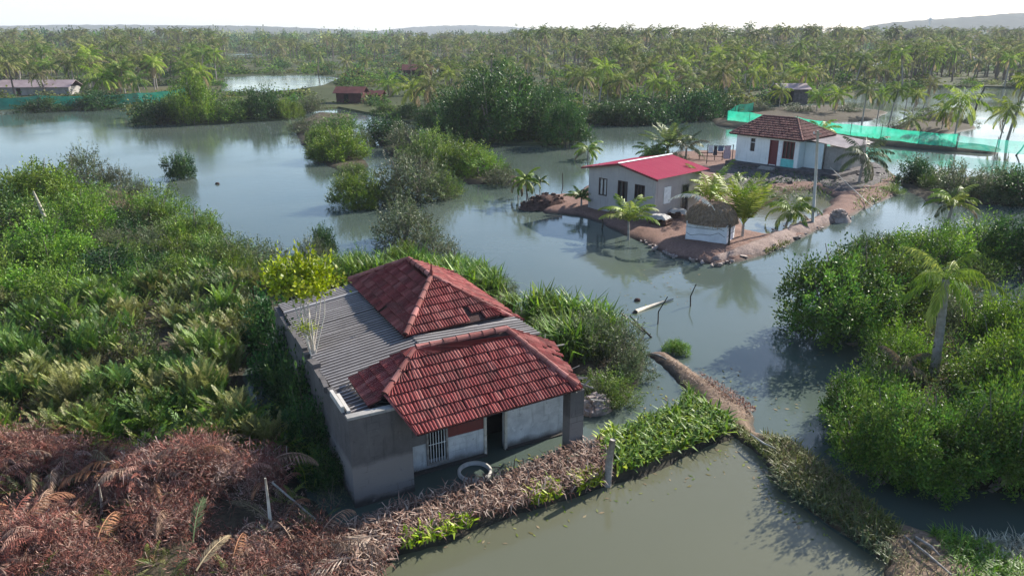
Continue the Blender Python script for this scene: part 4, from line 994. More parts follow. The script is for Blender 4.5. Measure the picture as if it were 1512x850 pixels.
# pale fallen branches on the path at the lower right
pole('fallen_branch', 'pale split branch lying along the path at the lower right corner', 'branch', [G(1335, 790, .42), G(1368, 816, .44), G(1405, 848, .42)], [.018, .03, .024], 'grey_wood')
pole('fallen_branch', 'short pale branch beside the split branch at the lower right corner', 'branch', [G(1352, 792, .42), G(1375, 806, .46), G(1388, 820, .42)], [.03, .036, .02], 'grey_wood')
pole('fallen_branch', 'thin pale stick across the middle of the muddy path', 'branch', [G(1108, 640, .40), G(1128, 654, .42), G(1146, 662, .40)], [.02, .03, .015], 'pale_bark')
# unclear shapes built as washing on a line; rail fence
o = G(1060, 242, .42); t = thing('unclear_washing', 'unclear white, blue and pink shapes left of the white house, built as washing on a line', 'washing line', o)
MB().tube([(-1.1, .1, -.2), (-1.1, .1, 1.9)], .04, 6).build('post', M['dark_wood'], t); MB().tube([(1.3, -.2, -.2), (1.3, -.2, 1.9)], .04, 6).build('post', M['dark_wood'], t); MB().tube([(-1.1, .1, 1.85), (.1, -.05, 1.72), (1.3, -.2, 1.85)], .012, 5).build('line', M['grey_wood'], t)
M['cloth_w'] = mat_plain('white_cloth', (.62, .60, .60), .9); M['cloth_b'] = mat_plain('blue_cloth', (.10, .14, .22), .9); M['cloth_p'] = mat_plain('pink_cloth', (.55, .38, .40), .9); M['cloth_d'] = mat_plain('dark_cloth', (.05, .04, .05), .9)
for x, wd, l, mt in ((-.8, .5, .7, 'cloth_w'), (-.35, .35, .95, 'cloth_d'), (.15, .6, .55, 'cloth_b'), (.8, .7, 1.3, 'cloth_p')):
    X, Z = np.meshgrid(np.linspace(-wd / 2, wd / 2, 12), np.linspace(0, -l, 8)); Yy = .05 * np.sin(X * 22) * (-Z) - .0
    X2 = X * (1 + .12 * np.sin(Z * 5)); link('garment', grid_mesh('garment', X2 + x, Yy - .06 * x, Z + 1.78), M[mt], t)
t = thing('rail_fence', 'low brown wooden rail fence by the water between the two houses', 'fence', G(1032, 236, .42), R(-8))
for k in range(4): MB().box((k * .75, 0, -.3), (k * .75 + .07, .07, .8)).build('post', M['dark_wood'], t)
for z in (.35, .68): MB().box((-.1, -.045, z), (2.5, -.002, z + .07)).build('rail', M['brown_wall'], t)
# row of little stones along the causeway and plot edge
mb = MB(); r = np.random.default_rng(31)
for (x0, y0), (x1, y1), n in (((945, 357), (1000, 380), 26), ((1000, 380), (1062, 390), 24), ((1062, 389), (1124, 374), 26), ((1124, 374), (1226, 328), 40), ((1140, 345), (1225, 315), 26), ((1290, 300), (1325, 280), 22)):
    for k in range(n):
        f = r.uniform(); p = G(x0 + (x1 - x0) * f, y0 + (y1 - y0) * f + r.normal(-2.5, 3.2), .1); s = r.uniform(.05, .16) * (1.6 if r.random() < .12 else 1)
        base = np.array([(x, y, z_) for x in (-1, 1) for y in (-1, 1) for z_ in (-1, 1)]) * .6 + r.normal(size=(8, 3)) * .2
        mb.add(base * s * np.array([1, 1, .7]) + p, [(0, 1, 3, 2), (4, 6, 7, 5), (0, 4, 5, 1), (2, 3, 7, 6), (0, 2, 6, 4), (1, 5, 7, 3)])
tag(mb.build('edge_stones', M['stone']), 'small pale stones strewn along the edge of the house plot', 'stones', kind='stuff')
# ------------------------------------------------------------------ shrubs and trees, one by one
LB = 'shrubs of the left bank thicket'
S = shrub
# far side of the left bank, along the open water
S(125, 276, 2.35, 3.79, 'dull', 'greyish green rounded shrub at the far edge of the left bank', group=LB)
S(172, 276, 1.34, 2.18, 'dull', 'smaller greyish shrub right of the rounded shrub on the far edge of the left bank', group=LB)
S(268, 263, 1.5, 2.5, 'dark', 'lone dark green mangrove bush standing by itself in the open lagoon')
S(62, 312, 3.70, 4.25, 'bright_fine', 'big bright green feathery shrub at the far left of the bank', group=LB)
S(20, 352, 2.69, 2.99, 'mang', 'mid green shrub at the left edge below the big feathery one', group=LB)
S(182, 326, 1.68, 2.53, 'dry', 'dry brownish grey rounded shrub in the middle of the left thicket')
S(205, 292, 1.46, 1.95, 'dull', 'thin grey-green shrub on the water edge behind the dry brown shrub', group=LB)
S(242, 328, 2.13, 2.76, 'feather', 'bright feathery shrub right of the dry brown shrub', group=LB)
S(292, 358, 1.90, 2.42, 'bright_fine', 'bright green feathery shrub on the water edge above the lime tree', group=LB)
S(345, 392, 2.13, 2.07, 'feather_mid', 'spreading green shrub on the water edge left of the lime tree', group=LB)
S(262, 384, 1.68, 1.84, 'feather', 'low bright shrub behind the fern bed', group=LB)
S(395, 408, 1.46, 1.95, 'dull', 'grey-green shrub just behind the lime tree', group=LB)
S(128, 352, 2.58, 3.45, 'feather', 'feathery light green shrub in front of the big one on the left bank', group=LB)
S(75, 398, 2.69, 3.33, 'bright_fine', 'broad bright shrub right of the broken bare trunk', group=LB)
S(10, 415, 2.24, 2.30, 'feather_mid', 'mid green shrub at the left edge above the fern bed', group=LB)
S(25, 455, 2.24, 2.53, 'bright_fine', 'lower bright green shrub at the left edge next to the fern bed', group=LB)
S(100, 466, 2.24, 2.42, 'feather', 'bright shrub rising among the upper ferns', group=LB)
S(165, 420, 2.13, 2.30, 'dark', 'dark green shrub in the hollow of the left thicket', group=LB)
for i, p in enumerate(scatter_px([(130, 330), (250, 345), (340, 400), (400, 420), (380, 470), (250, 440), (130, 420)], 22, 1.5, 3)):
    S(np.array([p[0], p[1], 0]), 0, random.uniform(1.2, 1.8), random.uniform(1.2, 1.9), ['feather_mid', 'dull', 'feather', 'dark'][i % 4], 'low green shrub in the thicket between the fern bed and the open lagoon', group='low shrubs of the left thicket')
for i, p in enumerate(scatter_px([(-200, 330), (-30, 330), (-30, 470), (-200, 480)], 5, 2.6, 4)):
    S(np.array([p[0], p[1], 0]), 0, 2.2, 2.6, 'feather', 'feathery shrub at the very left edge of the thicket', group='shrubs at the left edge')

# strip of islands in the middle
S(455, 196, 2.88, 2.33, 'dull', 'grey-green shrub at the far left corner of the shrub island'); S(498, 196, 3.68, 3.07, 'feather_mid', 'mid green shrub at the back of the shrub island')
S(475, 214, 1.95, 2.44, 'bright_fine', 'light yellow-green shrub on the left shore of the shrub island'); S(502, 236, 3.33, 3.92, 'bright_fine', 'large feathery shrub in the middle of the shrub island')
S(470, 238, 1.49, 1.38, 'feather', 'low light green shrub at the near left shore of the shrub island'); S(530, 220, 1.72, 2.44, 'dull', 'greyish shrub on the right shore of the shrub island'); S(522, 256, 1.38, 1.27, 'feather_mid', 'low shrub at the near tip of the shrub island')
S(531, 303, 2.30, 3.18, 'bright_fine', 'bright green round bush standing in water at the left of the middle clump'); S(618, 294, 3.33, 4.13, 'dull', 'big grey-green bush of the middle clump')
S(655, 290, 1.84, 2.33, 'feather_mid', 'green bush at the right end of the middle clump'); S(577, 300, 1.95, 2.76, 'dull', 'grey bush with bare twigs between the two bushes of the middle clump')
S(600, 356, 2.18, 3.18, 'dull', 'grey-green bush nearest the tiled roof in the water'); S(640, 374, 1.5, 1.6, 'dull', 'low grey-green shrub in the water behind the tiled roof'); S(668, 386, 1.3, 1.2, 'twig', 'thin scraggy shrub at the water edge behind the tiled roof')
S(572, 212, 2.88, 3.39, 'dark', 'dark green bush at the far left end of the long shrub bank'); S(606, 226, 2.99, 3.39, 'dull', 'grey-green bush next to the dark one on the long shrub bank'); S(640, 238, 3.33, 3.82, 'feather_mid', 'mid green bush in the middle of the long shrub bank')
S(682, 256, 3.33, 3.71, 'bright_fine', 'bright leafy bush right of the middle of the long shrub bank'); S(715, 262, 2.53, 2.65, 'feather', 'lighter bush near the right end of the long shrub bank'); S(742, 272, 1.84, 1.80, 'dull', 'low scruffy bush at the right tip of the long shrub bank')
S(660, 192, 1.72, 1.38, 'pale', 'pale dead-looking bush in front of the dark mangrove trees')

# dense dark mangrove trees behind
T = 'dense mangrove trees behind the lagoon'
def mtree(px, py, r, h, label, kind='dark_fine', group=T): return S(px, py, r, h, kind, label, 'mangrove_tree', 'tree', group)
mtree(745, 206, 6.2, 10.6, 'tallest dark mangrove tree in the middle of the far grove'); mtree(838, 214, 3.3, 6.2, 'rounded mangrove tree at the right end of the dark grove, over the water')
mtree(690, 204, 4.8, 7.2, 'dark mangrove tree left of the tallest one'); mtree(645, 190, 3.4, 4.2, 'lower mangrove tree on the left flank of the dark grove'); mtree(602, 176, 3.0, 2.8, 'small mangrove tree at the left end of the dark grove')
mtree(790, 205, 4.2, 7.4, 'mangrove tree between the tallest and the rounded one'); mtree(815, 186, 4.4, 6.8, 'mangrove tree standing behind the rounded one'); mtree(720, 186, 6.0, 8.2, 'mangrove tree standing behind the tallest one'); mtree(670, 178, 4.4, 5.6, 'mangrove tree at the back left of the dark grove'); mtree(566, 168, 2.4, 1.9, 'low mangrove bush right of the red hut', 'mang')
# left far shore
U = 'trees along the far left shore'
mtree(288, 182, 3.6, 7.8, 'tall rounded tree on the far left shore in front of the teal net', 'bright_fine', U); mtree(232, 182, 3.4, 3.6, 'low dark bush at the left end of the far shore shrubs', 'dark', U); mtree(258, 180, 2.4, 4.0, 'green bush beside the tall rounded tree', 'mang', U); mtree(388, 177, 2.9, 4.9, 'dark round bush on the far shore midway to the red hut', 'dark', U)
mtree(335, 180, 3.2, 3.6, 'mid green bush right of the tall rounded tree', 'mang', U); mtree(425, 175, 2.8, 3.6, 'light green bush on the far shore right of the dark round one', 'bright_fine', U); mtree(362, 176, 2.4, 3.4, 'light bush left of the dark round one', 'feather', U); mtree(455, 166, 3.0, 3.4, 'grey-green bush left of the red hut', 'dull', U)
mtree(65, 164, 4.5, 2.4, 'low dark bush at the water edge in front of the teal net', 'dark', U); mtree(145, 160, 5.0, 3.0, 'dark trailing bush in front of the middle of the teal net', 'dark', U)
# shore behind the plastered house
for px, py, r, h, lb in ((890, 182, 3.2, 3.4, 'dark shore bush right of the rounded mangrove tree'), (925, 183, 3.6, 3.8, 'broad dark shore bush behind the plastered house'), (962, 182, 3.4, 3.6, 'dark shore bush left of the young palms'), (1000, 178, 3.4, 4.4, 'dark shore bush behind the young palms'), (1035, 176, 3.6, 4.6, 'dark shore bush at the left end of the green net'), (1060, 170, 3.2, 4.2, 'dark shore bush behind the corner of the green net')):
    mtree(px, py, r, h, lb, 'dark', 'dark bushes along the far shore')
for px, py, r, h, lb in ((1120, 166, 2.6, 2.2, 'low bush on the palm island behind the white house'), (1180, 168, 3.2, 1.8, 'wide low bush in the middle of the palm island'), (1250, 168, 3.4, 1.8, 'low bush at the right of the palm island'), (1372, 182, 2.8, 2.4, 'low bush under the dense palm on the islet'), (1420, 184, 2.2, 2.2, 'low bush at the right end of the islet'), (1330, 190, 2.2, 1.2, 'low weedy bush at the left end of the islet')):
    mtree(px, py, r, h, lb, 'dull', 'low bushes under the palms beyond the net')

# right-hand banks
RB = 'bushes of the far right bank'
for px, py, r, h, k, lb in ((1352, 272, 1.8, 2.4, 'dark', 'dark round bush at the left end of the far right bank'), (1418, 290, 2.5, 3.0, 'dull', 'greyish brown bush in the middle of the far right bank'), (1462, 296, 2.4, 2.9, 'dull', 'grey bush right of the middle of the far right bank'), (1505, 298, 2.6, 2.8, 'dark', 'dark bush at the right edge of the far right bank'), (1385, 280, 1.6, 2.0, 'feather_mid', 'greener bush beside the dark round bush of the far right bank'), (1560, 300, 3, 3, 'dull', 'bush beyond the right edge of the far right bank')):
    S(px, py, r, h, k, lb, group=RB)
S(1318, 286, 1.0, .8, 'feather', 'low yellow-green weeds at the water edge right of the white house', 'weed_clump', 'weeds')
RM = 'mangroves of the right bank'
def rm(px, py, r, h, k, lb): return S(px, py, r, h, k, lb, 'mangrove_tree', 'tree', RM)
rm(1232, 500, 2.9, 4.4, 'mang_fine', 'big round dark green mangrove hanging over the channel at the left of the right bank')
rm(1290, 470, 2.6, 3.9, 'mang_fine', 'mangrove just behind the big round one on the right bank'); rm(1300, 400, 2.1, 2.6, 'mang_fine', 'mangrove at the upper left of the right bank near the causeway'); rm(1372, 398, 2.5, 3.1, 'bright_fine', 'bright mangrove below the young palm on the right bank')
rm(1440, 385, 2.4, 3.0, 'feather_mid', 'mid green mangrove right of the young palm'); rm(1490, 392, 1.8, 2.9, 'dark', 'dark mangrove by the water at the far right edge'); rm(1345, 448, 2.0, 2.6, 'bright_fine', 'light green mangrove left of the tall palm crown'); rm(1255, 440, 2.0, 2.7, 'mang_fine', 'mangrove at the back of the big round one')
rm(1300, 706, 1.67, 3.2, 'mang_fine', 'dark mangrove over the shady water at the lower right'); rm(1258, 640, 1.32, 2.3, 'mang_fine', 'mangrove at the left tip of the lower right bank'); rm(1372, 718, 1.94, 2.9, 'mang_fine', 'large mangrove in the middle of the lower right bank'); rm(1452, 718, 1.94, 3.6, 'mang_fine', 'mangrove near the lower right edge of the picture'); rm(1525, 712, 1.94, 3.8, 'mang_fine', 'mangrove cut by the lower right edge')
rm(1295, 622, 1.58, 2.1, 'bright_fine', 'bright green mangrove left of the tall palm trunk'); rm(1350, 664, 1.58, 1.5, 'bright_fine', 'lighter mangrove in front of the tall palm trunk'); rm(1478, 612, 1.67, 2.9, 'mang_fine', 'dark mangrove right of the tall palm trunk'); rm(1500, 590, 2.11, 3.4, 'bright_fine', 'mangrove at the right edge behind the tall palm trunk'); rm(1490, 520, 1.94, 3.1, 'bright_fine', 'light mangrove at the right edge level with the palm crown'); rm(1325, 545, 1.41, 2.0, 'feather', 'light leafy mangrove between the big round one and the tall palm'); rm(1435, 490, 1.76, 2.0, 'dull', 'greyish mangrove right behind the tall palm crown'); rm(1432, 668, 1.41, 1.9, 'bright_fine', 'bright mangrove in front of the dark one right of the palm'); rm(1490, 660, 1.58, 2.9, 'feather', 'leafy light mangrove at the right edge of the lower bank')

for px, py, r_, h_ in ((1590, 640, 2.6, 3.4), (1610, 560, 2.6, 3.2), (1580, 500, 2.4, 3.0), (1600, 700, 2.2, 3.2)): rm(px, py, r_, h_, 'mang_fine', 'mangrove just beyond the right edge of the picture')
# round the flooded house
lt = G(462, 520, 2.6)
t = thing('lime_tree', 'small lime green leafed tree with white stems growing from the broken house wall', 'tree', (lt[0], lt[1], 2.5))
r = np.random.default_rng(12); st = []
crc = np.array([-.32, .75, 2.75])
for k in range(11):
    a = r.uniform(0, 6.28); e = crc + np.array([math.cos(a) * r.uniform(.2, .9), math.sin(a) * r.uniform(.2, .8), r.uniform(-.5, .4)]); b = np.array([r.normal(0, .07), r.normal(0, .12), -.15]); mid = b * .5 + e * .5 + np.array([r.normal(.1, .08), r.normal(-.1, .08), -.1])
    st.append(tube_quads([b, mid, e], [.026, .018, .008], 6))
    for j in range(2):
        e2 = mid * .4 + e * .6 + r.normal(0, .35, 3); st.append(tube_quads([mid * .6 + e * .4, e2], [.014, .006], 5))
me = quads_mesh('trunk', np.concatenate(st)); me.materials.append(M['pale_bark']); put('trunk', me, t)
V, T_, cs = crown_np(77, 3000, .125, .045, PAL['lime'], lobes=13, up=-.05, sprig=.3, low=-.6, lobe_r=(.24, .40))
V2, T2, _ = crown_np(78, 500, .14, .045, PAL['lime'], lobes=4, low=-.5)
me = quads_mesh('crown', np.concatenate([V * np.array([1.0, 1.0, 1.15]) * 1.15 + crc + np.array([0, 0, -.75]), V2 * .45 + np.array([-.25, .1, .75])]), np.concatenate([T_, T2])); me.materials.append(M['leaf']); put('crown', me, t)
S(428, 428, 1.4, 1.9, 'mang', 'green shrub under the lime tree left of the grey sheet roof'); S(468, 398, 1.2, 2.0, 'dull', 'grey-green shrub behind the lime tree at the water'); S(535, 404, 1.4, 1.6, 'feather_mid', 'green shrub behind the back left corner of the tiled roof'); S(480, 375, .8, 1.9, 'dark', 'thin dark sapling standing above the shrubs behind the lime tree')
S(592, 398, 1.0, 1.9, 'bright_fine', 'pale lime green shrub right above the peak of the tiled roof'); S(500, 415, 1.3, 1.4, 'feather', 'low green shrub behind the grey sheet roof')
S(858, 520, 1.5, 1.9, 'dull', 'grey-green leafy shrub in the middle of the bank right of the flooded house'); S(905, 530, 1.5, 1.9, 'dull', 'olive shrub right of the grey-green one near the leaning poles'); S(900, 590, 1.2, 1.2, 'feather_mid', 'low shrub by the broken masonry right of the flooded house'); S(930, 556, 1.0, 1.3, 'dull', 'small olive shrub at the water right of the broken masonry')
S(872, 592, .8, .9, 'dull', 'leafy grey-green weed growing over the broken masonry', 'weed_clump', 'weeds'); S(998, 520, .62, .62, 'bright_fine', 'single round bright green bush on the path beside the open water', 'weed_clump', 'bush')
S(460, 655, 1.0, 1.0, 'dark', 'dark low bush in the shade left of the flooded house'); S(492, 745, .7, .6, 'twig', 'scraggy weed at the left foot of the flooded house', 'weed_clump', 'weeds')
S(740, 428, .9, .8, 'dull', 'small dry shrub behind the right end of the rear tiled roof')

for px, py, r_, h_, lb in ((402, 518, 1.3, 2.7, 'added dark bush darkening the back left corner of the flooded house'), (424, 572, 1.2, 2.7, 'added dark bush darkening the water left of the house wall'), (446, 622, 1.1, 2.5, 'added dark bush covering the left wall of the flooded house'), (466, 670, .95, 2.1, 'added low dark bush by the left wall near the dead ferns'), (484, 712, .7, 1.2, 'added small dark bush at the foot of the left wall')):
    S(px, py, r_, h_, 'dark', lb, group='dark bushes left of the flooded house')  # bushes added to stand in for deep shadow and cover the wall
# reeds
def tuft(seed, n, Lr, W, pal, spread=.25, lean=.35, curve=.8):
    r = np.random.default_rng(seed); P = r.normal(0, spread, (n, 2)); return blades(P, np.zeros(n), seed, Lr, W, PAL[pal], lean, curve)
reedp = [quads_mesh('blades', *tuft(300 + i, 130, (.9, 1.7), .038, 'bright', .3)) for i in range(3)]
for me in reedp: me.materials.append(M['leaf'])
def reed(p, s, lb, group):
    t = thing('reed_clump', lb, 'reeds', (p[0], p[1], .05), random.uniform(0, 6.28), group); put('blades', random.choice(reedp), t, scale=(s, s, s * random.uniform(.85, 1.1)))
for p in scatter_px([(785, 470), (830, 466), (905, 492), (880, 530), (830, 530), (800, 505)], 24, .55, 9): reed(p, random.uniform(.9, 1.25), 'bright green reed clump on the bank right of the flooded house', 'reeds right of the flooded house')
for p in scatter_px([(430, 432), (520, 400), (600, 390), (700, 400), (755, 448), (770, 480), (640, 420), (500, 430)], 38, .6, 10): reed(p, random.uniform(.8, 1.15), 'green reed clump along the water behind the tiled roofs', 'reeds behind the flooded house')
for p in scatter_px([(470, 720), (455, 640), (420, 600), (440, 660)], 3, .7, 11): reed(p, .7, 'shaded reed clump left of the flooded house', 'reeds left of the flooded house')

UG = [crown_np(950 + i, 420, .16, .022, PAL[['mid', 'bright', 'dull', 'olive', 'mid'][i]], lobes=6, up=.7, sprig=.4)[:2] for i in range(5)]
ua = [(-330, 330), (0, 306), (60, 288), (150, 280), (215, 298), (290, 344), (345, 384), (420, 408), (400, 470), (250, 450), (100, 480), (-330, 520)]
stuff('undergrowth', *merge([(V * np.array([1, 1, .75]), T) for V, T in UG], scatter_px(ua, 230, .8, 33), 34, .8, 1.4, .15, .25), 'leaf', 'tangled green undergrowth between the shrubs of the left bank', 'undergrowth')
for k_, ua_ in enumerate(([(1250, 690), (1255, 625), (1300, 565), (1345, 495), (1400, 455), (1512, 474), (1560, 480), (1560, 720), (1480, 720), (1310, 704)], [(1250, 425), (1300, 375), (1420, 350), (1490, 365), (1485, 405), (1400, 440), (1330, 468), (1255, 465)])):
    stuff('undergrowth', *merge(UG, scatter_px(ua_, 90, .75, 43 + k_), 53 + k_, .7, 1.2, .1, .25), 'leaf', ('green undergrowth round the foot of the tall palm on the right bank', 'green undergrowth below the upper right mangroves')[k_], 'undergrowth')
# ------------------------------------------------------------------ ferns, dead ferns, grass: cover nobody could count
OL2 = [(.19, .19, .065), (.15, .155, .055), (.22, .20, .085)]
fp_ = [fern_clump(400 + i, 15, .78, [PAL['olive'], PAL['mid'], PAL['olive'], PAL['bright'], PAL['mid'], OL2, PAL['olive'], PAL['mid']][i], 15, .13, .016, 1.55, .95, .6, .0) for i in range(8)]
area = [(-330, 520), (-40, 470), (60, 476), (170, 440), (300, 425), (395, 440), (392, 490), (352, 560), (368, 640), (425, 690), (300, 690), (160, 672), (-330, 690)]
hum = np.array(scatter_px(area, 62, 1.15, 19)); hr = rng.uniform(.6, 1.1, len(hum)); hh_ = rng.uniform(.5, 1.25, len(hum)); hk = rng.integers(0, 8, len(hum))
Vs, Ts = [], []
for p in scatter_px(area, 950, .30, 20):
    dd = np.linalg.norm(hum - p, axis=1) / hr; k = int(dd.argmin()); z = hh_[k] * max(0, 1 - (dd[k] * .8) ** 2)
    if dd[k] > 1.15 and rng.random() < .8: continue
    V, T_ = fp_[hk[k] if rng.random() < .6 else rng.integers(8)]; s_ = rng.uniform(.75, 1.35)
    Vs.append(rotz(V, rng.uniform(0, 6.28)) * s_ + np.array([p[0], p[1], z + .1])); Ts.append(np.clip(T_ * rng.uniform(.75, 1.25), .004, .9))
stuff('fern_thicket', np.concatenate(Vs), np.concatenate(Ts), 'leaf', 'olive green fern thicket filling the left foreground bank', 'ferns')
UO = [crown_np(960 + i, 1700, .10, .018, PAL[['olive', 'mid', 'olive', 'dull'][i]], lobes=8, up=.6, sprig=.4)[:2] for i in range(4)]
stuff('thicket_bushes', *merge(UO, [np.array([q[0], q[1]]) for q in hum], 36, 1.0, 1.6, .15, .22), 'leaf', 'low leafy bushes growing through the fern thicket', 'bushes')
fe = [fern_clump(480 + i, 14, 1.35, PAL['bright']) for i in range(3)]
stuff('young_fern', *merge(fe, scatter_px([(340, 600), (420, 660), (440, 700), (330, 695), (120, 685), (120, 650)], 30, .6, 22), 23, .7, 1.0, .15), 'leaf_gloss', 'fresher green ferns along the edge of the dead brown ones', 'ferns')
dp_ = [fern_clump(500 + i, 9, .95, PAL['rust'], 15, .17, .014, 1.4, -.2, 2.5, .7) for i in range(9)]
for i in range(5):
    V, T, _ = crown_np(520 + i, 1100, .20, .011, PAL['rust'] if i < 4 else PAL['straw'], lobes=6, up=-.1, sprig=.5); dp_.append((V * np.array([.75, .75, .55]), T))
    if i < 2:
        V, T_ = blades(rng.normal(0, .3, (150, 2)), np.full(150, .05), 530 + i, (.3, .9), .010, PAL['rust'] + PAL['straw'], .9, 1.9); dp_.append((V, T_))
area = [(-330, 700), (0, 676), (120, 690), (300, 690), (405, 700), (425, 745), (470, 790), (520, 860), (440, 960), (-330, 960)]
MOUND = [(-60, 700, 1.6, 1.0), (40, 706, 1.3, 1.0), (120, 712, .8, .7), (215, 735, 1.1, 1.2), (290, 722, 1.3, 1.3), (375, 735, .9, 1.1), (240, 790, .9, .6), (40, 835, 1.5, .9), (-120, 850, 1.8, 1.0), (130, 860, 1.0, .6), (470, 840, 1.0, .45), (360, 850, 1.0, .4), (420, 800, .5, .3)]
def mh(p):
    h = 0; w = 0
    for x, y, rad, hh in MOUND:
        c = G(x, y)[:2]; k = math.exp(-((p[0] - c[0]) ** 2 + (p[1] - c[1]) ** 2) / (rad * rad)); h = max(h, 1.0 * hh * k); w = max(w, k)
    return h, w
pts = []
for p in scatter_px(area, 760, .22, 24):
    h, w = mh(p)
    if w > .38 or rng.random() < .22: pts.append(np.array([p[0], p[1], h * .9 + .05]))
stuff('dead_fern_thicket', *merge(dp_, pts, 25, .55, 1.15, .1, .25), 'dry_leaf', 'heaps of dead reddish brown ferns along the lower left', 'dead ferns')
pp_ = np.array(scatter_px(area, 3200, .05, 26)); hw2 = np.array([mh(p) for p in pp_]); k = hw2[:, 1] > .22; pp_ = pp_[k]; zz = hw2[k, 0]
V, T_ = blades(pp_, zz * .8 + .1, 27, (.35, 1.0), .009, PAL['rust'] + PAL['straw'][:2], .8, 1.5)
stuff('dead_stalks', V, T_, 'dry_leaf', 'thin brown dead stalks bristling out of the dead ferns', 'dead stalks')
big = []
for i in range(6):
    V, T = frond_np(560 + i, 1.35, .9, -.9, 26, .26, .014, [PAL['rust'], PAL['straw'], PAL['rust'], PAL['dry'], PAL['rust'], PAL['straw']][i], .7, .016, 1.2, .5, .9); big.append((V, T))
pts = [np.array([p[0], p[1], mh(p)[0] * .9 + .15]) for p in scatter_px(area, 240, .4, 46) if mh(p)[1] > .35]
stuff('dead_fronds', *merge(big, pts, 47, .6, 1.3, .1, .2), 'dry_leaf', 'drooping dead brown fronds hanging over the dead ferns', 'dead fronds')
gr_ = [fern_clump(570 + i, 9, .8, PAL['olive'], 13, .13, .014, 1.5, .5, 1.0, .1) for i in range(3)]
stuff('young_fern', *merge(gr_, scatter_px(area, 44, .7, 48), 49, .6, 1.1, .35, .2), 'leaf', 'green ferns sprouting among the dead brown ones', 'ferns')
# dead grass along the bund
P = np.array(scatter_px([(440, 960), (482, 805), (572, 768), (655, 738), (765, 708), (880, 660), (900, 695), (890, 722), (800, 748), (700, 778), (590, 818), (500, 960)], 4200, .012, 28))
V, T_ = blades(P, .06 + .25 * np.ones(len(P)), 29, (.25, .55), .016, PAL['straw'], .8, 1.0)
stuff('dead_grass', V, T_, 'dry_leaf', 'dead pinkish straw grass covering the bund in front of the flooded house', 'dead grass')
P = np.array(scatter_px([(440, 960), (485, 808), (620, 752), (900, 675), (895, 720), (800, 750), (700, 780), (590, 820), (500, 960)], 1500, .02, 128))
V, T_ = blades(P, .2 * np.ones(len(P)), 129, (.25, .5), .013, PAL['rust'], .9, 1.0)
stuff('dead_grass', V, T_, 'dry_leaf', 'darker rusty dead grass between the pale straw of the bund', 'dead grass')
# bright weeds along the bund
def weeds(name, pp, n, seed, h, W, pal, label, z=.25, mat='leaf', lean=.6, curve=.8):
    P = np.array(scatter_px(pp, n, .01, seed)); V, T_ = blades(P, np.full(len(P), z), seed + 1, h, W, PAL[pal], lean, curve)
    return stuff(name, V, T_, mat, label, 'weeds')
weeds('bright_weeds', [(888, 668), (950, 628), (1000, 615), (1010, 590), (1050, 612), (1085, 632), (1070, 652), (1000, 676), (912, 712)], 1900, 40, (.25, .6), .035, 'bright', 'bright green weeds on the bund between the post and the path')
weeds('bright_weeds', [(888, 668), (950, 628), (1000, 615), (1085, 632), (1070, 652), (1000, 676), (912, 712)], 450, 44, (.2, .45), .04, 'lime', 'yellowish leaves among the bright weeds by the path')
for pp, lb in (([(592, 806), (690, 772), (700, 786), (650, 806), (600, 822)], 'lime green weed patch at the water edge below the house'), ([(772, 738), (822, 722), (828, 744), (790, 756)], 'lime green weed patch right of the well ring'), ([(842, 716), (882, 706), (886, 724), (856, 734)], 'lime green weed patch just left of the weathered post'), ([(880, 660), (905, 640), (915, 668), (892, 676)], 'lime green weeds behind the weathered post')):
    P = np.array(scatter_px(pp, 190, .015, 50)); V, T_ = blades(P, np.full(len(P), .2), 51, (.2, .5), .034, PAL['lime'], .5, .8)
    me = quads_mesh('weed_clump', V, T_); o = link('weed_clump', me, M['leaf']); tag(o, lb, 'weeds', 'lime green weed patches on the bund')
# grasses along the muddy path
weeds('path_grass', [(1000, 560), (1030, 590), (1068, 622), (1110, 650), (1150, 690), (1132, 684), (1085, 640), (1040, 608)], 900, 60, (.12, .35), .014, 'olive', 'short olive grass on the left side of the muddy path', .12)
weeds('path_grass', [(1125, 650), (1170, 664), (1245, 724), (1300, 770), (1330, 800), (1290, 812), (1230, 776), (1150, 716)], 3600, 62, (.2, .5), .014, 'olive', 'olive grass covering the path near the lower right', .2)
weeds('path_grass', [(1140, 700), (1165, 700), (1240, 760), (1310, 815), (1312, 840), (1235, 785), (1150, 728)], 1100, 64, (.25, .55), .014, 'dull', 'grey-green grass overhanging the pond side of the path', .1)
weeds('dry_grass', [(1135, 655), (1180, 672), (1260, 740), (1290, 775), (1230, 760), (1160, 700)], 900, 66, (.2, .45), .011, 'dry', 'dry brown grass mixed into the path grass', .2, 'dry_leaf')
weeds('dry_grass', [(1030, 556), (1064, 574), (1118, 612), (1110, 618), (1060, 590)], 500, 68, (.08, .22), .014, 'rust', 'reddish dead growth on the right rim of the path', .2, 'dry_leaf')
V, T_ = blades(np.array(scatter_px([(970, 526), (1022, 556), (1064, 578), (1112, 616), (1108, 630), (1060, 600), (1010, 562)], 500, .01, 170)), .3 * np.ones(500)[:len(scatter_px([(970, 526), (1022, 556), (1064, 578), (1112, 616), (1108, 630), (1060, 600), (1010, 562)], 500, .01, 170))], 171, (.06, .2), .010, PAL['straw'], 1.2, .8)
stuff('path_litter', V, T_, 'dry_leaf', 'dry straw litter trodden into the muddy path', 'litter')
weeds('corner_grass', [(1372, 792), (1420, 800), (1512, 848), (1560, 900), (1420, 900), (1400, 850)], 1900, 70, (.2, .55), .014, 'bright', 'green grass in the lower right corner', .15)
weeds('corner_grass', [(1430, 800), (1512, 800), (1540, 850), (1512, 870), (1440, 840)], 900, 72, (.25, .6), .013, 'pale', 'pale seeding grass beside the glinting water in the lower right corner', .0, 'dry_leaf')
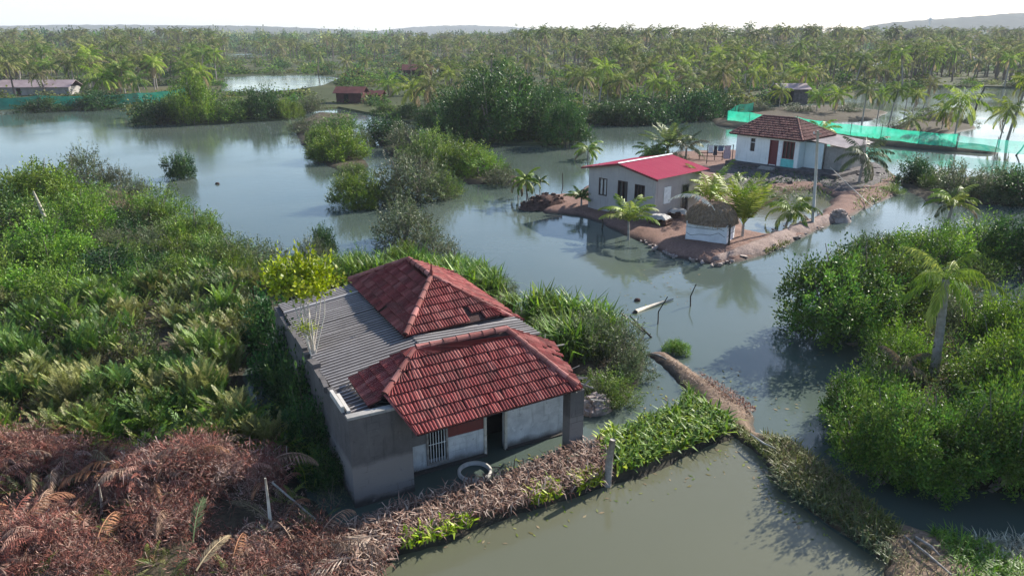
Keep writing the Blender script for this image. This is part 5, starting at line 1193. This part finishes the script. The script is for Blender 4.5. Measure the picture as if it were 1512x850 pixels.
weeds('dry_grass', [(1312, 800), (1350, 800), (1420, 850), (1450, 900), (1320, 900)], 800, 74, (.1, .3), .011, 'dry', 'dry trampled grass on the path at the bottom right', .25, 'dry_leaf')
weeds('bank_weeds', [(1260, 272), (1320, 262), (1328, 280), (1300, 300), (1260, 316)], 700, 76, (.2, .6), .03, 'feather' if False else 'bright', 'yellow-green weeds along the right shore of the house plot', .2)
weeds('bank_weeds', [(1126, 366), (1165, 352), (1168, 362), (1130, 378)], 260, 78, (.15, .4), .03, 'olive', 'small weeds on the water side of the causeway', .1)
weeds('pool_weeds', [(1080, 285), (1130, 270), (1230, 275), (1225, 298), (1150, 298), (1100, 312)], 900, 80, (.15, .4), .03, 'mid', 'green weeds round the pool below the white house', .2)
weeds('bund_weeds', [(1080, 180), (1300, 207), (1400, 216), (1395, 222), (1280, 212), (1090, 187)], 700, 82, (.2, .6), .06, 'mid', 'low weeds on the dark bund under the green net', .3)

# drift of fallen leaves and scum on the still water near the banks
fl = []
for pp, n_ in (([(620, 812), (700, 784), (900, 722), (1080, 655), (1110, 690), (900, 760), (700, 815)], 90), ([(1120, 660), (1150, 730), (1240, 795), (1200, 800), (1110, 720)], 70), ([(700, 716), (860, 660), (850, 650), (720, 690)], 60), ([(1000, 540), (1110, 600), (1180, 650), (1200, 600), (1080, 540)], 50), ([(960, 560), (1030, 610), (960, 630), (940, 590)], 60), ([(1150, 520), (1330, 520), (1240, 600), (1190, 570)], 60), ([(900, 400), (1000, 395), (1060, 410), (1000, 470), (920, 450)], 60), ([(640, 385), (740, 400), (780, 440), (720, 400)], 40), ([(300, 330), (430, 395), (460, 380), (330, 320)], 50)):
    fl += list(scatter_px(pp, n_, .05, 200 + n_))
fl = np.array(fl); n_ = len(fl); a_ = rng.uniform(0, 6.28, n_); l_ = rng.uniform(.03, .10, n_); dx = np.stack([np.cos(a_), np.sin(a_)], -1) * l_[:, None]; dy = np.stack([-np.sin(a_), np.cos(a_)], -1) * (l_ * .4)[:, None]
zz = np.full(n_, .014); Vq = np.stack([np.c_[fl - dx, zz], np.c_[fl - dy, zz], np.c_[fl + dx, zz + .006], np.c_[fl + dy, zz]], 1).reshape(-1, 3)
stuff('floating_leaves', Vq, np.repeat(pick(PAL['dry'] + PAL['olive'], n_, rng), 4, 0), 'dry_leaf', 'fallen leaves drifting on the still water near the banks', 'leaves')
# dry fronds lying in the lower left foreground
DF = 'dry palm fronds lying at the foot of the dead ferns'
for i, (px, py, az, Lr) in enumerate([(505, 800, 200, 1.6), (520, 822, 215, 1.7), (480, 812, 190, 1.5), (455, 850, 170, 1.6), (540, 800, 230, 1.5), (430, 842, 150, 1.4), (500, 850, 205, 1.6), (560, 790, 210, 1.4), (420, 870, 185, 1.6), (385, 850, 20, 1.5)]):
    lying_frond('dry beige palm frond lying where the dead ferns meet the bund', G(px, py, .5), R(az), Lr, PAL['straw'], 600 + i, .35, .9, 'dry_palm_frond', .25, .014, .55, DF, 34)
lying_frond('single straw coloured frond lying among the brown ferns at the bottom edge', G(290, 842, .9), R(70), 1.2, PAL['dry'], 640, .5, .8, 'dry_palm_frond', .1, .014, .3)
lying_frond('greenish grey frond arching over the shady gap in the brown ferns', G(285, 800, .5), R(95), 1.5, PAL['dull'], 641, .9, 1.2, 'dry_palm_frond', .1, .014, .3)
lying_frond('long greyish frond across the shady gap right of the brown ferns', G(400, 770, .6), R(150), 1.6, PAL['dry'], 642, .5, .9, 'dry_palm_frond', .15, .012, .3)

NP0 = near_palm
def near_palm(*a, **k):
    if a[1] < 400: k.setdefault('leafW', .04); k.setdefault('npair', 26); k['leafL'] = a[4] * .24; a = a[:4] + (a[4] * .98, a[5] + 3) + a[6:]
    return NP0(*a, **k)
# ------------------------------------------------------------------ palms near the houses
near_palm(1376, 566, 4.2, .19, 1.85, 13, 'tall grey trunked coconut palm with drooping crown on the right bank', lean=(-.3, -.05), pal='palmy', up=1.2, dn=-.7, droop=1.3, hang=.9, seed=3, leafW=.024)
near_palm(928, 354, 1.2, .09, 2.3, 12, 'young palm at the water edge in front of the plastered house', lean=(-.05, 0), pal='palmy', up=1.5, dn=.6, droop=1.25, hang=.4, seed=5)
near_palm(1095, 358, 1.2, .12, 3.5, 16, 'bushy young palm with tall upright fronds right of the thatched hut', pal='palmy', up=1.57, dn=1.0, droop=.6, hang=.25, seed=7)
near_palm(1046, 322, 1.3, .12, 3.2, 14, 'young palm with broad green fronds behind the thatched hut', pal='palmy', up=1.5, dn=.5, droop=1.0, hang=.35, seed=9)
near_palm(1160, 334, 1.0, .10, 2.2, 11, 'small yellow-green palm leaning on the causeway by the pool', lean=(.35, .1), pal='palmy', up=1.3, dn=.0, droop=1.6, hang=.6, seed=11)
near_palm(1267, 278, 2.8, .14, 2.7, 14, 'dark palm with slanting fronds right of the white house', lean=(.15, .1), pal='dull', up=1.2, dn=-.4, droop=1.1, hang=.7, seed=13)
near_palm(1206, 238, 3.0, .12, 2.1, 11, 'palm rising behind the right roof corner of the white house', pal='palmy', up=1.4, dn=.0, droop=1.3, hang=.6, seed=15)
near_palm(778, 302, 1.9, .06, 1.5, 11, 'small yellowish palm on a thin trunk at the tip of the house plot', lean=(-.1, .05), pal='palmy', up=1.3, dn=-.5, droop=1.4, hang=.6, seed=17)
near_palm(765, 292, 1.4, .06, 1.3, 8, 'thin dull palm left of the small yellowish one', pal='dry', up=1.1, dn=-.6, droop=1.4, hang=.7, seed=18)
near_palm(858, 312, 1.0, .09, 1.4, 9, 'stubby young palm at the left corner of the plastered house', pal='palm', up=1.45, dn=.4, droop=1.2, seed=19)
near_palm(797, 296, 1.5, .05, .9, 7, 'spindly palm seedling beside the husk heap', pal='palm', up=1.3, dn=.1, droop=1.3, seed=20)
near_palm(868, 236, 1.0, .10, 2.0, 10, 'light green young palm in the water behind the plastered house', pal='palmy', up=1.2, dn=.0, droop=1.5, seed=21)
near_palm(985, 238, 1.4, .14, 3.4, 14, 'bushy palm with stiff fronds behind the red metal roof', pal='palm', up=1.5, dn=.5, droop=.7, hang=.3, seed=23)
near_palm(1012, 240, 1.6, .12, 2.5, 11, 'greyish palm right of the bushy one behind the red metal roof', pal='dull', up=1.3, dn=.0, droop=1.1, seed=25)
near_palm(962, 236, .7, .1, 2.2, 10, 'low palm left of the bushy one behind the red metal roof', pal='palm', up=1.2, dn=.2, droop=1.2, seed=26)
near_palm(1396, 345, 2.0, .13, 2.0, 11, 'bright young palm poking out of the upper right mangroves', lean=(.1, 0), pal='palmy', up=1.4, dn=.1, droop=1.4, hang=.5, seed=27)
near_palm(1482, 705, 1.9, .12, 2.2, 9, 'palm with hanging fronds low among the mangroves at the lower right', pal='palm', up=.9, dn=-.4, droop=1.1, hang=.5, seed=28)
near_palm(1328, 575, 1.0, .1, 1.3, 8, 'withered brown palm at the water edge beside the big round mangrove', pal='dry', up=1.1, dn=-.2, droop=1.4, hang=.9, seed=29)

S(970, 240, 1.7, 2.0, 'mang', 'green bush at the foot of the bushy palm behind the red metal roof', group=None)
S(1000, 243, 1.2, 1.3, 'dull', 'low greyish bush below the greyish palm behind the red metal roof')
weeds('rubble_weeds', [(1078, 250), (1190, 256), (1235, 262), (1235, 285), (1190, 276), (1120, 282), (1082, 268)], 800, 84, (.15, .45), .035, 'dark', 'dark weeds over the rubble slope in front of the white house', .45)
mb = MB(); r = np.random.default_rng(37)
for p in scatter_px([(1078, 250), (1190, 252), (1300, 254), (1318, 264), (1240, 288), (1190, 274), (1110, 284)], 130, .2, 38):
    s = r.uniform(.07, .24); base = np.array([(x, y, z_) for x in (-1, 1) for y in (-1, 1) for z_ in (-1, 1)]) * .6 + r.normal(size=(8, 3)) * .2
    mb.add(base * s * np.array([1, 1, .7]) + np.array([p[0], p[1], .5]), [(0, 1, 3, 2), (4, 6, 7, 5), (0, 4, 5, 1), (2, 3, 7, 6), (0, 2, 6, 4), (1, 5, 7, 3)])
tag(mb.build('rubble_stones', M['rubble']), 'dark broken stones strewn over the slope below the white house', 'stones', kind='stuff')
# ------------------------------------------------------------------ coconut groves
def crown_me(seed, nf, Lr, npair, leafL, leafW, pal, **kw):
    V, T = palm_crown_np(seed, nf, Lr, npair, leafL, leafW, PAL[pal], **kw); me = quads_mesh('crown', V, T); me.materials.append(M['far_leaf']); return me
MIDC = [crown_me(700 + i, 17, 3.0, 16, .75, .060, ['palm', 'farp', 'palmy', 'farp', 'palmy', 'palmy'][i], up=1.3, dn=-.7, hang=.7, droop=1.15) for i in range(6)]
MIDT = []
for i in range(4):
    me = quads_mesh('trunk', trunk_np(1.0, .028, .018, ((.12, 0), (.2, .05), (-.05, .1), (.02, 0))[i], 6, 7, False)); me.materials.append(M['palm_bark']); MIDT.append(me)
LEAN = ((.12, 0), (.2, .05), (-.05, .1), (.02, 0))
def mid_palm(p, h, label, group=None, k=None, cs=1.0, z=.3):
    t = thing('coconut_palm', label, 'palm', (p[0], p[1], z), random.uniform(0, 6.28) if k is None else 0, group); i = random.randrange(4) if k is None else k
    put('trunk', MIDT[i], t, scale=(h, h, h)); put('crown', random.choice(MIDC), t, (LEAN[i][0] * h, LEAN[i][1] * h, h), (0, 0, random.uniform(0, 6.28)), (cs, cs, cs)); return t
for px, py, h, k, cs, lb in ((1273, 180, 4.6, 3, .8, 'palm at the right end of the palm island behind the net'), (1312, 184, 4.8, 0, .75, 'palm with leaning dark trunk just behind the green net'), (1336, 166, 3.4, 3, .7, 'thin palm standing in the bright water beyond the net'), (1346, 170, 3.2, 0, .65, 'thinner palm right beside it in the bright water'), (1361, 166, 4.6, 1, .7, 'palm leaning right in the bright water beyond the net'), (1408, 208, 4.8, 3, 1.15, 'dense full palm in front of the islet at the green net'), (1476, 206, 3.6, 0, .95, 'dark palm with spread fronds at the right end of the net'), (1487, 205, 6.8, 1, .85, 'tall leaning palm at the right edge beyond the net'), (1343, 200, 2.0, 3, .7, 'small bright palm behind the middle of the green net'), (1390, 192, 2.6, 3, .9, 'short palm on the islet left of the dense one'), (1232, 168, 3.0, 0, .85, 'short palm at the middle of the palm island'), (1205, 166, 2.8, 3, .8, 'short palm on the left half of the palm island'), (1150, 160, 3.0, 3, .9, 'palm at the left end of the palm island'), (155, 150, 4.2, 3, 1.5, 'big palm with hanging pale fronds behind the teal net'), (1296, 172, 3.4, 3, .8, 'palm between the palm island and the leaning palm')):
    mid_palm(G(px, py, .3), h, lb, 'palms beyond the green net' if px > 600 else None, k, cs)

FARC = []
for i in range(6):
    V, T = palm_crown_np(800 + i, 13, 3.1, 7, .8, .13, PAL[['farp', 'farp', 'palm', 'farp', 'palm', 'farp'][i]], 1.25, -.7, .7, .03, 1.1)
    tr = trunk_np(1.0, .16, .11, (0, 0), 2, 4, False); FARC.append((V, T))
FAR2 = []
for i in range(4): FAR2.append(palm_crown_np(850 + i, 12, 3.6, 5, 1.1, .30, PAL[['farp', 'palm', 'farp', 'dull'][i]], 1.2, -.6, .6, .05, 1.1))
def far_palm_mesh(i, h, far=False):
    V, T = FAR2[i % 4] if far else FARC[i]; tv = trunk_np(h, .18, .11, (random.uniform(-.8, 1.2), random.uniform(-.5, .5)), 2, 5, False)
    top = tv[:, 2] > h - .05; off = tv[top].mean(0) if top.any() else np.array([0, 0, h])
    return np.concatenate([V + np.array([off[0], off[1], h]), tv]), np.concatenate([T, np.tile((.2, .17, .15), (len(tv), 1))])
PXY = lambda p: (756 + FPX * p[0] / (p[1] * math.cos(PITCH) + (CAMH - 0) * math.sin(PITCH)),)
def on_land(q):
    return inside(q, FARPOLY) & ~np.any([inside(q, p_) for p_ in PONDS], axis=0) & (sdf(q, FARPOLY[:len(FAR)]) * 0 == 0)
def dens(px, d):
    """how thickly palms stand at this bearing and distance"""
    if px < 330: return .9 if d < 260 else .75
    if px < 600: return .10 if d < 330 else .45
    if px < 860: return .35 if d < 260 else .85
    return 1.0
r = np.random.default_rng(90); cand = []
def gen(d0, d1, n):
    out = []
    while len(out) < n:
        d = math.sqrt(r.uniform(d0 ** 2, d1 ** 2)); px = r.uniform(-60, 1572); x = (px - 756) / FPX * (d * math.cos(PITCH) + CAMH * math.sin(PITCH)); q = np.array([[x, d]])
        if r.random() < dens(px, d) and on_land(q)[0]: out.append((x, d, px))
    return out
near = sorted(gen(112, 255, 285), key=lambda q: q[1])
GL = {'l': 'coconut palm in the grove above the teal net at the far left', 'm': 'coconut palm in the far scrub around the red hut', 'r': 'coconut palm in the wide grove on the right beyond the green net'}
SHARED = {}
for i, (x, d, px) in enumerate(near):
    key = 'l' if px < 330 else 'm' if px < 860 else 'r'; lab = GL[key]; gp = {'l': 'palms of the far left grove', 'm': 'palms in the far scrub', 'r': 'palms of the right-hand grove'}[key]
    h = r.uniform(3.0, 6.5) if d < 180 else r.uniform(4.5, 8.5); h *= (.8 if key == 'm' else 1.0)
    if px < 125 and d < 172: continue
    if i < 130: mid_palm((x, d), h, lab, gp, None, r.uniform(.95, 1.25), .3)
    else:
        k = (i % 6, int(h)); 
        if k not in SHARED:
            V, T = far_palm_mesh(k[0], k[1] + .5); me = quads_mesh('coconut_palm', V, T); me.materials.append(M['far_leaf']); SHARED[k] = me
        o = bpy.data.objects.new('coconut_palm', SHARED[k]); C.objects.link(o); o.location = (x, d, .2); o.rotation_euler.z = r.uniform(0, 6.28); s = r.uniform(1.0, 1.3); o.scale = (s, s, s); tag(o, lab, 'palm', gp)
Vs, Ts = [], []
for d0, d1, n in ((150, 255, 130), (250, 420, 620), (420, 700, 760), (700, 1150, 650)):
    for x, d, px in gen(d0, d1, n):
        if d > 520 and px < 560 and r.random() < .85: continue
        h = (r.uniform(5, 10) if d < 330 else r.uniform(8, 14) if d < 600 else r.uniform(10, 17)) * (.75 if 330 < px < 760 else 1.0)
        if d < 255: h = r.uniform(3, 7)
        V, T = far_palm_mesh(r.integers(6), h, d > 380); s = r.uniform(.9, 1.2) * (1.0 if d < 420 else 1.1)
        V = rotz(V, r.uniform(0, 6.28)) * np.array([s, s, 1.0]) + np.array([x, d, .2]); Vs.append(V); Ts.append(np.clip(T * r.uniform(.8, 1.2), .004, .9))
for k in range(70):
    px = r.uniform(770, 1330); d = r.uniform(260, 460); x = (px - 756) / FPX * (d * math.cos(PITCH) + CAMH * math.sin(PITCH)); h = 12.0 + r.uniform(-.5, 2.2) + (2.5 if r.random() < .12 else 0)
    V, T = far_palm_mesh(r.integers(6), h, True); V = rotz(V, r.uniform(0, 6.28)) + np.array([x, d, .2]); Vs.append(V); Ts.append(T * r.uniform(.8, 1.1))
stuff('distant_palm_grove', np.concatenate(Vs), np.concatenate(Ts), 'far_leaf', 'far coconut grove reaching back to the horizon', 'palm grove')
# scrub and low forest far away
def scrub_np(seed, n, Lf, pal): V, T, _ = crown_np(seed, n, Lf, Lf * .4, PAL[pal], lobes=6, up=.3, sprig=.1); return V, T
SCR = [scrub_np(900 + i, 220, .22, ['mid', 'dull', 'mid', 'dark', 'farp', 'olive'][i]) for i in range(6)]
Vs, Ts = [], []
def scr(d0, d1, n, rad, hh, dn_):
    c = 0
    while c < n:
        d = math.sqrt(r.uniform(d0 ** 2, d1 ** 2)); px = r.uniform(-80, 1590); x = (px - 756) / FPX * (d * math.cos(PITCH) + CAMH * math.sin(PITCH)); q = np.array([[x, d]])
        if r.random() > dn_(px) or not on_land(q)[0]: continue
        if any(seg_dist(q, p_)[0] < rad[0] * .6 for p_ in PONDS): continue
        V, T = SCR[r.integers(6)]; s = r.uniform(*rad); h = r.uniform(*hh)
        Vs.append(rotz(V, r.uniform(0, 6.28)) * np.array([s, s, h]) + np.array([x, d, .2])); Ts.append(np.clip(T * r.uniform(.75, 1.25), .004, .9)); c += 1
scr(113, 200, 330, (1.5, 3.0), (.9, 2.0), lambda p: 1.0 if p > 840 else .5)
scr(190, 420, 620, (2.2, 4.5), (1.2, 3.0), lambda p: 1.0 if 300 < p < 640 else .6)
scr(420, 900, 700, (4, 8), (3, 7), lambda p: 1.0 if p < 620 else .5)
stuff('distant_scrub', np.concatenate(Vs), np.concatenate(Ts), 'far_leaf', 'low green scrub spreading between the far palms and ponds', 'scrub')
Vs, Ts = [], []
SCR = [(lambda q: (q[0], q[1]))(crown_np(970 + i, 460, .115, .05, PAL[['mid', 'dull', 'farp', 'dark', 'farp', 'mid'][i]], lobes=7, up=.2, sprig=0)) for i in range(6)]
scr(480, 1400, 1150, (6, 13), (8, 18), lambda p: 1.0 if p < 560 else .2)
stuff('distant_forest', np.concatenate(Vs), np.concatenate(Ts), 'far_leaf', 'grey-green forest band along the left horizon', 'forest')
# ------------------------------------------------------------------ sky, sun, haze, camera
SUN_AZ, SUN_EL = R(51), R(31)      # azimuth measured from the view direction (+Y) towards +X
w_ = bpy.data.worlds.new('World'); sc.world = w_; w_.use_nodes = True; nt = w_.node_tree; nt.nodes.clear()
sk = nt.nodes.new('ShaderNodeTexSky'); sk.sky_type = 'NISHITA'; sk.sun_disc = False; sk.sun_elevation = SUN_EL; sk.sun_rotation = SUN_AZ
sk.air_density = 1.0; sk.dust_density = .7; sk.ozone_density = 2.5; sk.altitude = 10
bg = nt.nodes.new('ShaderNodeBackground'); bg.inputs[1].default_value = .11; ow = nt.nodes.new('ShaderNodeOutputWorld')
nt.links.new(sk.outputs[0], bg.inputs[0]); nt.links.new(bg.outputs[0], ow.inputs[0])
sl = bpy.data.lights.new('sun', 'SUN'); sl.energy = 5.0; sl.angle = R(.53); sl.color = (1, .94, .83)
so = bpy.data.objects.new('sun', sl); C.objects.link(so)
sd = Vector((math.sin(SUN_AZ) * math.cos(SUN_EL), math.cos(SUN_AZ) * math.cos(SUN_EL), math.sin(SUN_EL)))
so.rotation_euler = sd.to_track_quat('Z', 'Y').to_euler(); so.location = (60, 60, 80)
# haze
m, nt, out = newmat('haze_air'); vp = nt.nodes.new('ShaderNodeVolumePrincipled'); vp.inputs['Color'].default_value = (.86, .91, 1, 1); vp.inputs['Density'].default_value = .00020; vp.inputs['Anisotropy'].default_value = .0
nt.links.new(vp.outputs[0], out.inputs[1])
hz = MB().box((-4800, -80, -3.5), (4800, 6300, 125)).build('haze', m); tag(hz, kind='stuff')
tag(hz, 'thin pale haze over the whole lagoon', 'haze')
cam = bpy.data.cameras.new('camera'); co = bpy.data.objects.new('camera', cam); C.objects.link(co)
cam.sensor_width = 36; cam.lens = 36 * FPX / 1512; cam.clip_start = .1; cam.clip_end = 12000
co.location = (0, 0, CAMH); co.rotation_euler = (math.pi / 2 - PITCH, 0, 0); sc.camera = co
sc.render.engine = 'CYCLES'; cy = sc.cycles
cy.use_denoising = True
try: cy.denoiser = 'OPENIMAGEDENOISE'
except Exception: pass
cy.use_adaptive_sampling = True; cy.adaptive_threshold = .015
cy.max_bounces = 6; cy.diffuse_bounces = 2; cy.glossy_bounces = 2; cy.transmission_bounces = 3; cy.transparent_max_bounces = 10; cy.volume_bounces = 0
cy.caustics_reflective = False; cy.caustics_refractive = False; cy.sample_clamp_indirect = 6
sc.view_settings.view_transform = 'Standard'; sc.view_settings.look = 'None'; sc.view_settings.gamma = 1; sc.view_settings.exposure = 1.1
